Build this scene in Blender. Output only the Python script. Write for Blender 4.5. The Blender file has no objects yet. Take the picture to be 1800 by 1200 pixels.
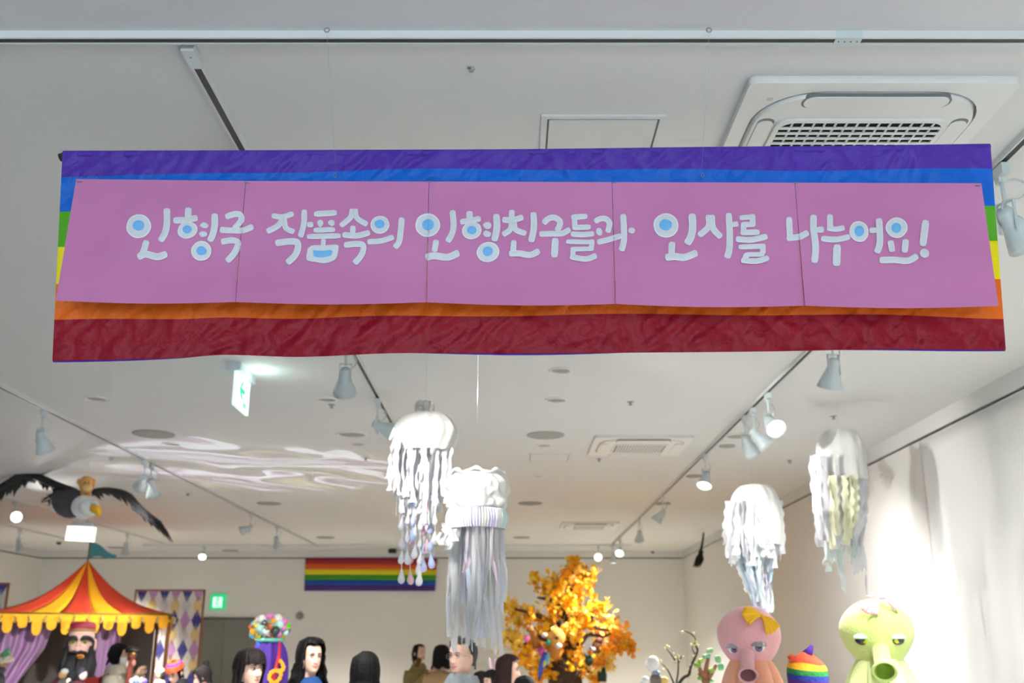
import bpy, math, random
from mathutils import Vector, Matrix, Euler, noise

# ------------------------------------------------------------------ camera, world, daylight, exposure
SC = bpy.context.scene
COL = SC.collection
PI = math.pi
F = 1750.0                                  # focal length in pixels of the 1800 x 1200 frame (35 mm lens)
TILT = math.atan(530.0 / F)                 # horizon lies 530 px under the picture centre
CT, ST = math.cos(TILT), math.sin(TILT)
CAMZ = 1.6
CEIL = 3.5
cam_d = bpy.data.cameras.new('camera'); cam = bpy.data.objects.new('camera', cam_d); COL.objects.link(cam)
cam_d.sensor_width = 36.0; cam_d.lens = 36.0 * F / 1800.0
cam_d.clip_start = 0.05; cam_d.clip_end = 100
cam.location = (0, 0, CAMZ); cam.rotation_euler = (PI / 2 + TILT, 0, 0)
cam_d.dof.use_dof = True; cam_d.dof.focus_distance = 3.15; cam_d.dof.aperture_fstop = 3.5
SC.camera = cam
SC.view_settings.view_transform = 'Standard'; SC.view_settings.look = 'None'
SC.view_settings.exposure = 0.0; SC.view_settings.gamma = 1.0
SC.view_settings.use_curve_mapping = False
try:
    SC.cycles.use_denoising = True; SC.cycles.use_adaptive_sampling = True; SC.cycles.adaptive_threshold = 0.15; SC.cycles.adaptive_min_samples = 18; SC.cycles.max_bounces = 5; SC.cycles.diffuse_bounces = 3; SC.cycles.transparent_max_bounces = 8
    SC.cycles.sample_clamp_indirect = 6.0
except Exception:
    pass
W = bpy.data.worlds.new('world'); SC.world = W; W.use_nodes = True
W.node_tree.nodes['Background'].inputs[0].default_value = (0.75, 0.85, 1.0, 1)
W.node_tree.nodes['Background'].inputs[1].default_value = 0.6

def area_light(name, loc, rot, sx, sy, power, color):
    l = bpy.data.lights.new(name, 'AREA'); l.shape = 'RECTANGLE'; l.size = sx; l.size_y = sy
    l.energy = power; l.color = color
    o = bpy.data.objects.new(name, l); COL.objects.link(o); o.location = loc; o.rotation_euler = rot
    return o
# daylight through the glass front of the hall, behind the camera
area_light('daylight_through_glass_front', (-0.4, -7.2, 1.75), (PI / 2, 0, 0), 7.6, 2.9, 430, (0.78, 0.92, 1.0))

# ------------------------------------------------------------------ helpers
def P(px, py, Y):
    """the point at distance Y into the hall that is seen at pixel (px, py)"""
    u = (px - 900.0) / F; v = (600.0 - py) / F
    rx, ry, rz = u, CT - v * ST, ST + v * CT
    s = Y / ry
    return Vector((rx * s, Y, CAMZ + rz * s))
def mpp(px, py, Y):
    """metres per pixel there"""
    v = (600.0 - py) / F
    return Y / (CT - v * ST) / F
def on_ceiling(px, py, z=CEIL):
    u = (px - 900.0) / F; v = (600.0 - py) / F
    rx, ry, rz = u, CT - v * ST, ST + v * CT
    s = (z - CAMZ) / rz
    return Vector((rx * s, ry * s, z))

MATS = {}
def lin(c):
    return tuple(((x / 255.0 + 0.055) / 1.055) ** 2.4 if x > 10 else x / 255.0 / 12.92 for x in c)
def M(name, rgb, rough=0.6, metal=0.0, bump=0.0, bscale=40.0, emit=None, estr=0.0, var=0.0, vscale=8.0,
      transl=0.0, alpha=1.0, sheen=0.0, spec=0.5, trans=0.0, kind='noise'):
    """procedural material; rgb is the sRGB colour of the thing itself"""
    if name in MATS: return MATS[name]
    m = bpy.data.materials.new(name); m.use_nodes = True
    nt = m.node_tree; N = nt.nodes; L = nt.links
    b = N['Principled BSDF']; out = N['Material Output']
    c = lin(rgb)
    b.inputs['Base Color'].default_value = (*c, 1)
    b.inputs['Roughness'].default_value = rough; b.inputs['Metallic'].default_value = metal
    b.inputs['Specular IOR Level'].default_value = spec
    if alpha < 1: b.inputs['Alpha'].default_value = alpha
    if trans: b.inputs['Transmission Weight'].default_value = trans
    if sheen: b.inputs['Sheen Weight'].default_value = sheen
    if emit is not None:
        b.inputs['Emission Color'].default_value = (*lin(emit), 1); b.inputs['Emission Strength'].default_value = estr
    tc = None
    if var > 0 or bump > 0:
        tc = N.new('ShaderNodeTexCoord')
    if var > 0:
        n = N.new('ShaderNodeTexNoise'); n.inputs['Scale'].default_value = vscale; n.inputs['Detail'].default_value = 3
        L.new(tc.outputs['Object'], n.inputs['Vector'])
        mx = N.new('ShaderNodeMix'); mx.data_type = 'RGBA'
        mx.inputs[6].default_value = (*[x * (1 - var) for x in c], 1)
        mx.inputs[7].default_value = (*[min(1, x * (1 + var)) for x in c], 1)
        L.new(n.outputs['Fac'], mx.inputs[0]); L.new(mx.outputs[2], b.inputs['Base Color'])
    if bump > 0:
        if kind == 'noise':
            n2 = N.new('ShaderNodeTexNoise'); n2.inputs['Detail'].default_value = 4
        else:
            n2 = N.new('ShaderNodeTexVoronoi')
        n2.inputs['Scale'].default_value = bscale
        L.new(tc.outputs['Object'], n2.inputs['Vector'])
        bp = N.new('ShaderNodeBump'); bp.inputs['Strength'].default_value = bump; bp.inputs['Distance'].default_value = 0.02
        L.new(n2.outputs[0], bp.inputs['Height']); L.new(bp.outputs['Normal'], b.inputs['Normal'])
    if transl > 0:
        t = N.new('ShaderNodeBsdfTranslucent'); t.inputs['Color'].default_value = (*c, 1)
        ms = N.new('ShaderNodeMixShader'); ms.inputs[0].default_value = transl
        L.new(b.outputs[0], ms.inputs[1]); L.new(t.outputs[0], ms.inputs[2]); L.new(ms.outputs[0], out.inputs[0])
    MATS[name] = m
    return m

class B:
    """collects verts and faces of one mesh"""
    def __init__(s): s.v = []; s.f = []; s.mi = []; s.cur = 0
    def add(s, vs, fs):
        k = len(s.v); s.v += [tuple(v) for v in vs]
        for f in fs: s.f.append([i + k for i in f]); s.mi.append(s.cur)
        return s
    def box(s, c, size, rot=None):
        x, y, z = size[0] / 2, size[1] / 2, size[2] / 2
        vs = [Vector(q) for q in ((-x,-y,-z),(x,-y,-z),(x,y,-z),(-x,y,-z),(-x,-y,z),(x,-y,z),(x,y,z),(-x,y,z))]
        if rot is not None:
            R = rot if isinstance(rot, Matrix) else Euler(rot).to_matrix()
            vs = [R @ v for v in vs]
        c = Vector(c)
        return s.add([v + c for v in vs], [(0,3,2,1),(4,5,6,7),(0,1,5,4),(1,2,6,5),(2,3,7,6),(3,0,4,7)])
    def grid(s, fn, nu, nv, closed_u=False):
        k = []
        vs = []
        cu = nu if closed_u else nu + 1
        for j in range(nv + 1):
            for i in range(cu):
                vs.append(fn(i / nu, j / nv))
        fs = []
        for j in range(nv):
            for i in range(nu):
                a = j * cu + i; b2 = j * cu + (i + 1) % cu
                fs.append((a, b2, b2 + cu, a + cu))
        return s.add(vs, fs)
    def tube(s, pts, rad, seg=6, cap=True, flat=1.0):
        pts = [Vector(p) for p in pts]; n = len(pts)
        if not hasattr(rad, '__len__'): rad = [rad] * n
        vs = []; up = None
        for i, p in enumerate(pts):
            d = (pts[min(i + 1, n - 1)] - pts[max(i - 1, 0)])
            if d.length < 1e-9: d = Vector((0, 0, 1))
            d.normalize()
            if up is None:
                up = Vector((0, 0, 1)) if abs(d.z) < 0.9 else Vector((1, 0, 0))
            a = d.cross(up)
            if a.length < 1e-6: a = d.cross(Vector((0, 1, 0)))
            a.normalize(); b2 = a.cross(d).normalized(); up = b2
            for k in range(seg):
                t = 2 * PI * k / seg
                vs.append(p + a * (math.cos(t) * rad[i]) + b2 * (math.sin(t) * rad[i] * flat))
        fs = []
        for i in range(n - 1):
            for k in range(seg):
                k2 = (k + 1) % seg
                fs.append((i * seg + k, i * seg + k2, (i + 1) * seg + k2, (i + 1) * seg + k))
        if cap:
            fs.append(tuple(range(seg - 1, -1, -1))); fs.append(tuple((n - 1) * seg + k for k in range(seg)))
        return s.add(vs, fs)
    def lathe(s, prof, seg=20, mat=None, cap=False):
        mat = mat or Matrix()
        vs = []
        for (r, z) in prof:
            for k in range(seg):
                t = 2 * PI * k / seg
                vs.append(mat @ Vector((r * math.cos(t), r * math.sin(t), z)))
        fs = []
        for i in range(len(prof) - 1):
            for k in range(seg):
                k2 = (k + 1) % seg
                fs.append((i * seg + k, i * seg + k2, (i + 1) * seg + k2, (i + 1) * seg + k))
        if cap:
            fs.append(tuple(range(seg - 1, -1, -1))); fs.append(tuple((len(prof) - 1) * seg + k for k in range(seg)))
        return s.add(vs, fs)
    def ell(s, c, r, rot=None, seg=14, rings=9):
        c = Vector(c)
        if not hasattr(r, '__len__'): r = (r, r, r)
        R = Matrix.Identity(3) if rot is None else (rot if isinstance(rot, Matrix) else Euler(rot).to_matrix())
        vs = [c + R @ Vector((0, 0, r[2]))]; fs = []
        for j in range(1, rings):
            a = PI * j / rings
            for k in range(seg):
                t = 2 * PI * k / seg
                vs.append(c + R @ Vector((r[0] * math.sin(a) * math.cos(t), r[1] * math.sin(a) * math.sin(t), r[2] * math.cos(a))))
        vs.append(c + R @ Vector((0, 0, -r[2]))); last = len(vs) - 1
        for k in range(seg):
            k2 = (k + 1) % seg
            fs.append((0, 1 + k, 1 + k2)); fs.append((last, last - seg + k2, last - seg + k))
        for j in range(rings - 2):
            for k in range(seg):
                k2 = (k + 1) % seg
                a = 1 + j * seg
                fs.append((a + k, a + seg + k, a + seg + k2, a + k2))
        return s.add(vs, fs)
    def prism(s, poly, normal, th):
        """flat polygon given in 3D, thickened by th against the normal"""
        n = Vector(normal).normalized() * th
        k = len(poly); poly = [Vector(p) for p in poly]
        vs = poly + [p - n for p in poly]
        fs = [tuple(range(k)), tuple(range(2 * k - 1, k - 1, -1))]
        for i in range(k):
            j = (i + 1) % k
            fs.append((i, k + i, k + j, j))
        return s.add(vs, fs)
    def xf(s, mat):
        s.v = [tuple(mat @ Vector(v)) for v in s.v]; return s

def mesh_of(name, b, mats, smooth=True):
    me = bpy.data.meshes.new(name)
    me.from_pydata(b.v, [], b.f)
    for m in (mats if isinstance(mats, (list, tuple)) else [mats]): me.materials.append(m)
    if len(me.materials) > 1:
        for p, mi in zip(me.polygons, b.mi): p.material_index = mi
    if smooth:
        me.polygons.foreach_set('use_smooth', [True] * len(me.polygons))
    me.update()
    return me
def link(name, me, parent=None, loc=None):
    o = bpy.data.objects.new(name, me); COL.objects.link(o)
    if parent is not None: o.parent = parent
    if loc is not None: o.location = loc
    return o
def obj(name, b, mats, parent=None, smooth=True, world=False, sub=0, solid=0.0, label=None):
    """one mesh object; world=True: the shape is in world coordinates although its parent stands elsewhere"""
    o = link(name, mesh_of(name, b, mats, smooth), parent)
    if world and parent is not None:
        T = Matrix(); q = parent
        while q is not None:
            T = q.matrix_parent_inverse @ q.matrix_basis @ T; q = q.parent
        o.matrix_parent_inverse = T.inverted()
    if solid:
        md = o.modifiers.new('solid', 'SOLIDIFY'); md.thickness = solid; md.offset = 0
    if sub:
        md = o.modifiers.new('sub', 'SUBSURF'); md.levels = sub; md.render_levels = sub
    if label: o['label'] = label
    return o
def tag(o, label, cat, group=None, kind=None):
    if label: o['label'] = label
    if cat: o['category'] = cat
    if group: o['group'] = group
    if kind: o['kind'] = kind
    return o
def thing(name, label, cat, loc=(0, 0, 0), rot=(0, 0, 0), group=None):
    o = bpy.data.objects.new(name, None); COL.objects.link(o)
    o.empty_display_size = 0.05
    o.location = loc; o.rotation_euler = rot
    return tag(o, label, cat, group)
def struct(name, b, m, parent=None, smooth=False):
    o = obj(name, b, m, parent, smooth)
    if parent is None: o['kind'] = 'structure'
    return o
def lerp(a, b, t): return a + (b - a) * t
def interp(xs, ys, x):
    if x <= xs[0]: return ys[0]
    for i in range(len(xs) - 1):
        if x <= xs[i + 1]:
            return lerp(ys[i], ys[i + 1], (x - xs[i]) / (xs[i + 1] - xs[i]))
    return ys[-1]
def smooth_interp(xs, ys, x):
    if x <= xs[0]: return ys[0]
    for i in range(len(xs) - 1):
        if x <= xs[i + 1]:
            t = (x - xs[i]) / (xs[i + 1] - xs[i]); 
            h0 = xs[i + 1] - xs[i]
            m0 = (ys[i + 1] - ys[max(i - 1, 0)]) / max(1e-9, xs[i + 1] - xs[max(i - 1, 0)]) * h0
            j = min(i + 2, len(xs) - 1)
            m1 = (ys[j] - ys[i]) / max(1e-9, xs[j] - xs[i]) * h0
            t2, t3 = t * t, t * t * t
            return (2*t3-3*t2+1)*ys[i] + (t3-2*t2+t)*m0 + (-2*t3+3*t2)*ys[i+1] + (t3-t2)*m1
    return ys[-1]
def catmull(pts, n=6):
    pts = [Vector(p) for p in pts]
    if len(pts) < 3:
        return [pts[0].lerp(pts[-1], i / n) for i in range(n + 1)]
    out = []
    q = [pts[0] * 2 - pts[1]] + pts + [pts[-1] * 2 - pts[-2]]
    for i in range(1, len(q) - 2):
        for k in range(n):
            t = k / n
            out.append(0.5 * ((2 * q[i]) + (q[i+1] - q[i-1]) * t + (2*q[i-1] - 5*q[i] + 4*q[i+1] - q[i+2]) * t*t + (3*q[i] - q[i-1] - 3*q[i+1] + q[i+2]) * t**3))
    out.append(pts[-1])
    return out
def aim(v):
    """rotation that turns -Z to v"""
    return (-Vector(v)).normalized().to_track_quat('Z', 'Y').to_matrix()
def spot(name, loc, target, power, angle=50, blend=0.6, color=(1, 0.93, 0.84), radius=0.05, parent=None):
    l = bpy.data.lights.new(name, 'SPOT'); l.energy = power; l.spot_size = math.radians(angle); l.spot_blend = blend
    l.color = color; l.shadow_soft_size = radius
    o = bpy.data.objects.new(name, l); COL.objects.link(o)
    R = (Vector(loc) - Vector(target)).to_track_quat('Z', 'Y').to_matrix().to_4x4()
    R.translation = Vector(loc); o.matrix_world = R
    if parent is not None:
        o.parent = parent; o.matrix_parent_inverse = parent.matrix_basis.inverted()
        o.matrix_basis = R
    return o
# ------------------------------------------------------------------ the hall
XR, XL, YB, YF = 3.65, -10.1, 21.8, -7.0
GAP = CEIL - 0.153                             # the shadow gap under the ceiling
m_ceil = M('ceiling_paint', (225, 226, 225), 0.85, bump=0.03, bscale=60)
m_wall = M('wall_paint', (227, 225, 221), 0.8, bump=0.03, bscale=50)
m_floor = M('floor_grey', (207, 206, 203), 0.45, var=0.06, vscale=2)
m_dark = M('recess_dark', (60, 58, 55), 0.8)
b = B(); b.box(((XR + XL) / 2, (YB + YF) / 2, -0.05), (XR - XL + 0.6, YB - YF + 0.6, 0.1)); struct('floor', b, m_floor)
b = B(); b.box(((XR + XL) / 2, (YB + YF) / 2, CEIL + 0.05), (XR - XL + 0.6, YB - YF + 0.6, 0.1)); ceiling = struct('ceiling', b, m_ceil)
def wall(name, x0, x1, y0, y1, axis, sign):
    """wall with a recessed shadow gap under the ceiling"""
    th = 0.2; g = 0.012
    root = thing(name, None, None); root['kind'] = 'structure'
    def slab(n, z0, z1, off, m):
        b = B()
        if axis == 'x': b.box(((x0 + sign * (th / 2 + off)), (y0 + y1) / 2, (z0 + z1) / 2), (th, y1 - y0, z1 - z0))
        else: b.box(((x0 + x1) / 2, y0 + sign * (th / 2 + off), (z0 + z1) / 2), (x1 - x0, th, z1 - z0))
        return obj(n, b, m, root, False)
    slab('wall_panel', 0, GAP - g, 0, m_wall); slab('wall_recess', GAP - g, GAP + g, 0.03, m_dark); slab('wall_soffit', GAP + g, CEIL, 0.0, m_ceil)
    return root
wall('wall_right', XR, XR, YF, YB + 0.2, 'x', 1)
wall('wall_left', XL, XL, YF, YB + 0.2, 'x', -1)
wall('wall_back', XL, XR, YB, YB, 'y', 1)
# the glazed front behind the camera: parapet, header and posts around an open view of daylight
b = B(); b.box(((XR + XL) / 2, YF - 0.1, 0.12), (XR - XL, 0.2, 0.24)); b.box(((XR + XL) / 2, YF - 0.1, 3.36), (XR - XL, 0.2, 0.28))
struct('wall_front', b, m_wall)
# grey double door in the far wall
m_door = M('door_grey', (122, 120, 113), 0.6, var=0.04)
d0 = P(357, 1087, YB); d1 = P(462, 1087, YB)
door = thing('door_1', None, None, (0, 0, 0)); door['kind'] = 'structure'
xm = P(397, 1087, YB).x
for (xa, xb) in ((d0.x, xm - 0.006), (xm + 0.006, d1.x)):
    b = B(); b.box(((xa + xb) / 2, YB - 0.012, (d0.z - 0.02) / 2), (xb - xa, 0.03, d0.z - 0.02)); obj('door_leaf', b, m_door, door, False)
b = B(); b.box(((d0.x + d1.x) / 2, YB - 0.02, d0.z), (d1.x - d0.x + 0.1, 0.05, 0.04))
for x in (d0.x - 0.03, d1.x + 0.03): b.box((x, YB - 0.02, d0.z / 2), (0.05, 0.05, d0.z))
obj('door_frame', b, M('door_frame_grey', (70, 69, 66), 0.6), door, False)

# ------------------------------------------------------------------ ceiling tracks
m_track = M('track_white', (222, 226, 226), 0.35)
m_slot = M('track_slot', (38, 36, 35), 0.5)
m_white = M('lamp_white', (206, 216, 218), 0.4)
m_steel = M('steel', (150, 155, 158), 0.35, metal=0.9)
def track(p0, p1, label, w=0.040, h=0.027, lips=True, joints=(), end0=True):
    p0 = Vector((*p0, CEIL)); p1 = Vector((*p1, CEIL))
    d = (p1 - p0); L = d.length; a = math.atan2(d.y, d.x)
    t = thing('lighting_track', label, 'lighting track', p0, (0, 0, a), 'lighting tracks on the ceiling')
    t1 = 0.007
    for s in (-1, 1):
        b = B(); b.box((L / 2, s * (w / 2 - t1 / 2), -h / 2), (L, t1, h)); obj('side_rail', b, m_track, t, False)
    b = B(); b.box((L / 2, 0, -h * 0.42), (L, w - 2 * t1, h * 0.84)); obj('slot', b, m_slot, t, False)
    if end0:
        b = B(); b.box((0.045, 0, -h / 2 - 0.002), (0.11, w + 0.004, h)); obj('end_cap', b, m_white, t, False)
        b = B(); b.lathe([(0, -h - 0.0035), (0.004, -h - 0.0035), (0.004, -h - 0.001)], 8, Matrix.Translation((0.03, 0, 0))); obj('screw', b, m_steel, t, False)
    for j in joints:
        b = B(); b.box((j, 0, -h / 2 - 0.001), (0.085, w + 0.002, h)); jo = obj('joint_cover', b, m_white, t, False)
        for q in (-0.03, -0.01, 0.01, 0.03):
            b = B(); b.lathe([(0, -h - 0.0025), (0.0025, -h - 0.0025), (0.0025, -h - 0.0008)], 6, Matrix.Translation((j + q, 0, 0))); obj('screw', b, m_slot, jo, False)
    return t
XT, XT2, XT3, XT4, XT5 = 2.0, -1.073, -3.93, -6.87, -8.43
YX = on_ceiling(900, 60).y
jx = on_ceiling(1487, 63).x
track((-4.6, YX), (XR - 0.3, YX), 'white lighting track crossing the whole ceiling above the rainbow banner', joints=(jx + 4.6,), end0=False)
track((XT, YX + 0.06), (XT, 20.6), 'white lighting track running down the right side past the hanging jellyfish')
track((XT2, YX + 0.06), (XT2, 9.6), 'white lighting track that starts beside the cross track above banner left part')
track((XT3, 3.2), (XT3, 20.6), 'white lighting track running above the eagle towards the far wall')
track((XT4, 8.0), (XT4, 20.0), 'thin lighting track passing behind the eagle above the circus tent')
track((XT5, 11.0), (XT5, 19.4), 'faint lighting track nearest the left wall, left of the circus tent')
YX2 = 20.35
track((-7.4, YX2), (2.4, YX2), 'thin lighting track crossing the ceiling just before the far wall')

# track hooks and the wires of the banner
def proj_x(X, Y, Z):
    zc = Y * CT + (Z - CAMZ) * ST
    return 900 + F * X / zc
# ------------------------------------------------------------------ rainbow flag with the painted paper strip
FX = [0, .12, .31, .5, .69, .88, 1]
def flag_top(s):
    return Vector((lerp(110, 1741, s), smooth_interp([0, .13, .3, .5, .7, .85, 1], [265, 264.5, 263.5, 262, 258, 256, 252.5], s)))
def flag_bot(s):
    return Vector((lerp(92, 1768, s), smooth_interp([0, .13, .18, .26, .36, .5, .62, .75, .88, 1], [634, 629, 623.5, 627, 620.5, 621, 619.5, 617.5, 613.5, 615], s)))
BND_L = [265, 308, 371, 434, 499, 565, 634]
BND_R = [252, 297, 362, 425, 490, 557, 615]
def bnd_t(k, s):
    tl = (BND_L[k] - 265) / 369.0; tr = (BND_R[k] - 252) / 363.0
    wob = 0.0 if k in (0, 6) else 0.006 * math.sin(9 * s + k) + 0.004 * math.sin(23 * s + 2 * k)
    return lerp(tl, tr, s) + wob - (0.018 * math.sin(PI * s) if k == 1 else 0) - (0.012 * math.sin(PI * s) if k == 5 else 0)
CREASE = [0.13, 0.193, 0.357, 0.39, 0.66, 0.795, 0.92]
def flag_pt(s, t):
    a = flag_top(s); c = flag_bot(s)
    x = lerp(a.x, c.x, t); y = lerp(a.y, c.y, t)
    ang = noise.noise(Vector((s * 6, t * 2, 3.1)))
    q1 = s * 24 + t * 5 * (1 if s < .45 else -1) + 1.6 * ang
    d = 0.010 * noise.noise(Vector((s * 7, t * 2.2, 0.3)))
    d += 0.0075 * (1 - abs(noise.noise(Vector((q1, t * 2.0, 7.7)))) * 3.0) * (0.35 + 0.65 * abs(t - .5) * 2)
    d += 0.0055 * (1 - 3 * abs(noise.noise(Vector((s * 60 + t * 12, t * 9, 1.7)))))
    d += 0.0018 * noise.noise(Vector((s * 150, t * 26, 5.0)))
    for k, cx in enumerate(CREASE):
        d += 0.004 * math.exp(-abs(s - cx - 0.006 * math.sin(5 * t + k)) / 0.006) * (1 if k % 2 else -1)
    Y = 2.985 + 0.105 * t + max(-0.012, min(0.014, d))
    return P(x, y, Y)
def cloth(name, rgb, transl=0.12):
    return M(name, rgb, 0.5, bump=0.5, bscale=20, spec=0.3, transl=transl, var=0.07, vscale=9)
flag_m = [cloth('flag_violet', (84, 52, 172)), cloth('flag_blue', (12, 104, 214)), cloth('flag_green', (88, 176, 34)),
          cloth('flag_yellow', (246, 232, 22)), cloth('flag_orange', (236, 112, 26)), cloth('flag_red', (150, 14, 40))]
fl = thing('rainbow_flag', 'long six-striped rainbow flag hung under the ceiling behind the pink lettered paper', 'flag', P(900, 262, 2.985))
for k in range(6):
    b = B(); nv = 14 if k in (0, 1, 4, 5) else 8
    b.grid(lambda u, v: flag_pt(u, lerp(bnd_t(k, u), bnd_t(k + 1, u), v)), 420, nv)
    obj('stripe', b, flag_m[k], fl, True, world=True)
# hem of the flag folded back over top rod and along the lower edge
b = B(); pts = [flag_pt(i / 60, 0.0) + Vector((0, 0.014, -0.006)) for i in range(61)]
b.tube(pts, 0.013, 8); obj('hem_rod', b, flag_m[0], fl, True, world=True)
b = B(); b.grid(lambda u, v: flag_pt(u, 1.0) + Vector((0, 0.004 + 0.012 * v, 0.001 + 0.05 * v - 0.006 * max(0, math.sin(u * 14 + 1)))), 160, 3)
obj('folded_hem', b, flag_m[0], fl, True, world=True)
e0 = flag_pt(0, 0)
b = B(); b.tube([e0 + Vector((-0.012, 0.012, -0.02)), e0 + Vector((0.02, 0.012, -0.008))], 0.014, 8); obj('rod_end', b, m_slot, fl, True, world=True)

# five sheets of paper
PTX = [134, 432, 754, 1076, 1397, 1725]; PTY = [314.5, 318, 319, 320, 321, 322]
PBX = [98, 414, 750, 1082, 1415, 1755]; PBY = [528, 530.5, 531, 534, 537, 537.5]
def paper_px(i, s, t):
    x = lerp(lerp(PTX[i], PTX[i + 1], s), lerp(PBX[i], PBX[i + 1], s), t)
    y = lerp(lerp(PTY[i], PTY[i + 1], s), lerp(PBY[i], PBY[i + 1], s) + 4.0 * math.sin(PI * s), t)
    return x, y
def paper_loc(px, py):
    t = (py - 318.5) / 214.0
    for _ in range(2):
        xs = [lerp(PTX[k], PBX[k], t) for k in range(6)]
        i = 0
        while i < 4 and px > xs[i + 1]: i += 1
        s = (px - xs[i]) / (xs[i + 1] - xs[i])
        t = (py - lerp(PTY[i], PTY[i + 1], min(1, max(0, s)))) / 213.5
    return i, s, t
def paper_Y(i, s, t):
    s = min(1.02, max(-0.02, s)); t = min(1.02, max(-0.02, t))
    bul = [0.020, 0.026, 0.022, 0.024, 0.030][i]
    off = 0.0
    y = 2.956 - 0.014 * t
    y -= bul * (max(0.0, t) ** 1.3) * math.sin(PI * s) * 0.9 + 0.006 * math.sin(PI * t) * math.sin(PI * s)
    # the sheet springs away from the seam on its left side
    y += 0.009 * math.exp(-((s - 1.0) / 0.09) ** 2) * t - 0.003 * math.exp(-(s / 0.08) ** 2) * t + off * t
    y += 0.03 * noise.noise(Vector(((i + s) * 1.25, t * 2.1, 0.9))) + 0.004 * noise.noise(Vector(((i + s) * 5, t * 5, 4.9)))
    return y
m_paper = M('pink_paper', (202, 124, 178), 0.62, bump=0.04, bscale=220, var=0.03, vscale=5)
m_paint = M('white_paint', (214, 219, 228), 0.5, bump=0.12, bscale=70, var=0.07, vscale=30)
m_paint2 = M('white_paint_thick', (232, 236, 238), 0.5)
m_paintblue = M('blue_paper_dot', (112, 186, 242), 0.6)
pb = thing('paper_banner', 'strip of five pink paper sheets with white brush lettering pinned over the rainbow flag', 'paper banner', P(900, 318, 2.95))
for i in range(5):
    b = B()
    def pf(u, v, i=i):
        x, y = paper_px(i, lerp(0.0012 if i else 0, 0.9988 if i < 4 else 1, u), v); return P(x, y, paper_Y(i, u, v) + 0.0)
    b.grid(pf, 40, 28)
    obj('paper_sheet', b, m_paper, pb, True, world=True)
def on_paper(px, py, lift):
    i, s, t = paper_loc(px, py)
    return P(px, py, paper_Y(i, s, t) - 0.0008 - lift)
RG = {1: (210, 350, 7.2), 2: (460, 350, 6.923), 3: (720, 350, 7.5), 4: (930, 350, 9.0), 5: (1130, 350, 7.5), 6: (1370, 350, 6.4286)}
rl = random.Random(5)
def stroke(b, reg, pts, w, lift):
    ox, oy, k = RG[reg]
    c = catmull([(x / k + ox, y / k + oy, 0) for x, y in pts], 7)
    hw = w / k / 2 * 0.93; n = len(c)
    # dense rows, five columns; blunt brush ends
    rows = []
    tot = sum((c[i + 1] - c[i]).length for i in range(n - 1)); acc = 0.0
    for i, p in enumerate(c):
        d = (c[min(i + 1, n - 1)] - c[max(i - 1, 0)]).normalized(); nn = Vector((-d.y, d.x, 0))
        if i: acc += (c[i] - c[i - 1]).length
        e = min(acc, tot - acc) / max(hw, 1e-6)
        f = 0.74 + 0.26 * min(1, e * 2.2) ** 0.6 + 0.035 * noise.noise(Vector((p.x * 0.12, p.y * 0.12, w)))
        rows.append((p, nn, d, hw * f))
    vs = []; 
    for j, (p, nn, d, h) in enumerate(rows):
        for q in (-1, -.80, 0, .80, 1):
            e = 0.0
            if j == 0: e = -(1 - abs(q)) * hw * .16
            if j == n - 1: e = (1 - abs(q)) * hw * .16
            x = p + nn * (h * q) + d * e
            r = 0.0 if abs(q) == 1 else (0.0012 if abs(q) > .5 else 0.0006)
            vs.append(on_paper(x.x, x.y, lift + r))
    fs = []
    for j in range(n - 1):
        for q in range(4):
            a = j * 5 + q; fs.append((a, a + 1, a + 6, a + 5))
    k0 = len(b.f); b.add(vs, fs)
    for i in range(len(fs)):
        if i % 4 in (0, 3): b.mi[k0 + i] = 1
def blob(b, reg, c, rx, ry, lift, tilt=0.0, wob=0.05, seed=0, edge=True):
    ox, oy, k = RG[reg]; cx, cy = c[0] / k + ox, c[1] / k + oy; rx /= k; ry /= k
    n = 36; vs = []; rings = (1.0, 0.9, 0.4)
    for j, r in enumerate(rings):
        for i in range(n):
            a = 2 * PI * i / n; f = r * (1 + wob * noise.noise(Vector((math.cos(a) * 1.3 + seed, math.sin(a) * 1.3, c[0] * .1))))
            x, y = rx * f * math.cos(a), ry * f * math.sin(a)
            x, y = x * math.cos(tilt) - y * math.sin(tilt), x * math.sin(tilt) + y * math.cos(tilt)
            vs.append(on_paper(cx + x, cy + y, lift + (0 if j == 0 else 0.0008)))
    vs.append(on_paper(cx, cy, lift + 0.0008))
    fs = []
    for j in range(2):
        for i in range(n):
            i2 = (i + 1) % n; fs.append((j * n + i, j * n + i2, (j + 1) * n + i2, (j + 1) * n + i))
    for i in range(n): fs.append((2 * n + i, 2 * n + (i + 1) % n, 3 * n))
    k0 = len(b.f); b.add(vs, fs)
    if edge:
        for i in range(n): b.mi[k0 + i] = 1
def polyblob(b, reg, pts, lift):
    ox, oy, k = RG[reg]
    q = [(x / k + ox, y / k + oy) for x, y in pts]
    cl = catmull([(x, y, 0) for x, y in q + q[:1]], 4)[:-1]
    cx = sum(p.x for p in cl) / len(cl); cy = sum(p.y for p in cl) / len(cl)
    vs = [on_paper(p.x, p.y, lift) for p in cl] + [on_paper(lerp(p.x, cx, .15), lerp(p.y, cy, .15), lift + .0008) for p in cl] + [on_paper(cx, cy, lift + .0008)]
    n = len(cl); fs = []
    for i in range(n):
        i2 = (i + 1) % n; fs.append((i, i2, n + i2, n + i)); fs.append((n + i, n + i2, 2 * n))
    b.add(vs, fs)
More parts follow.
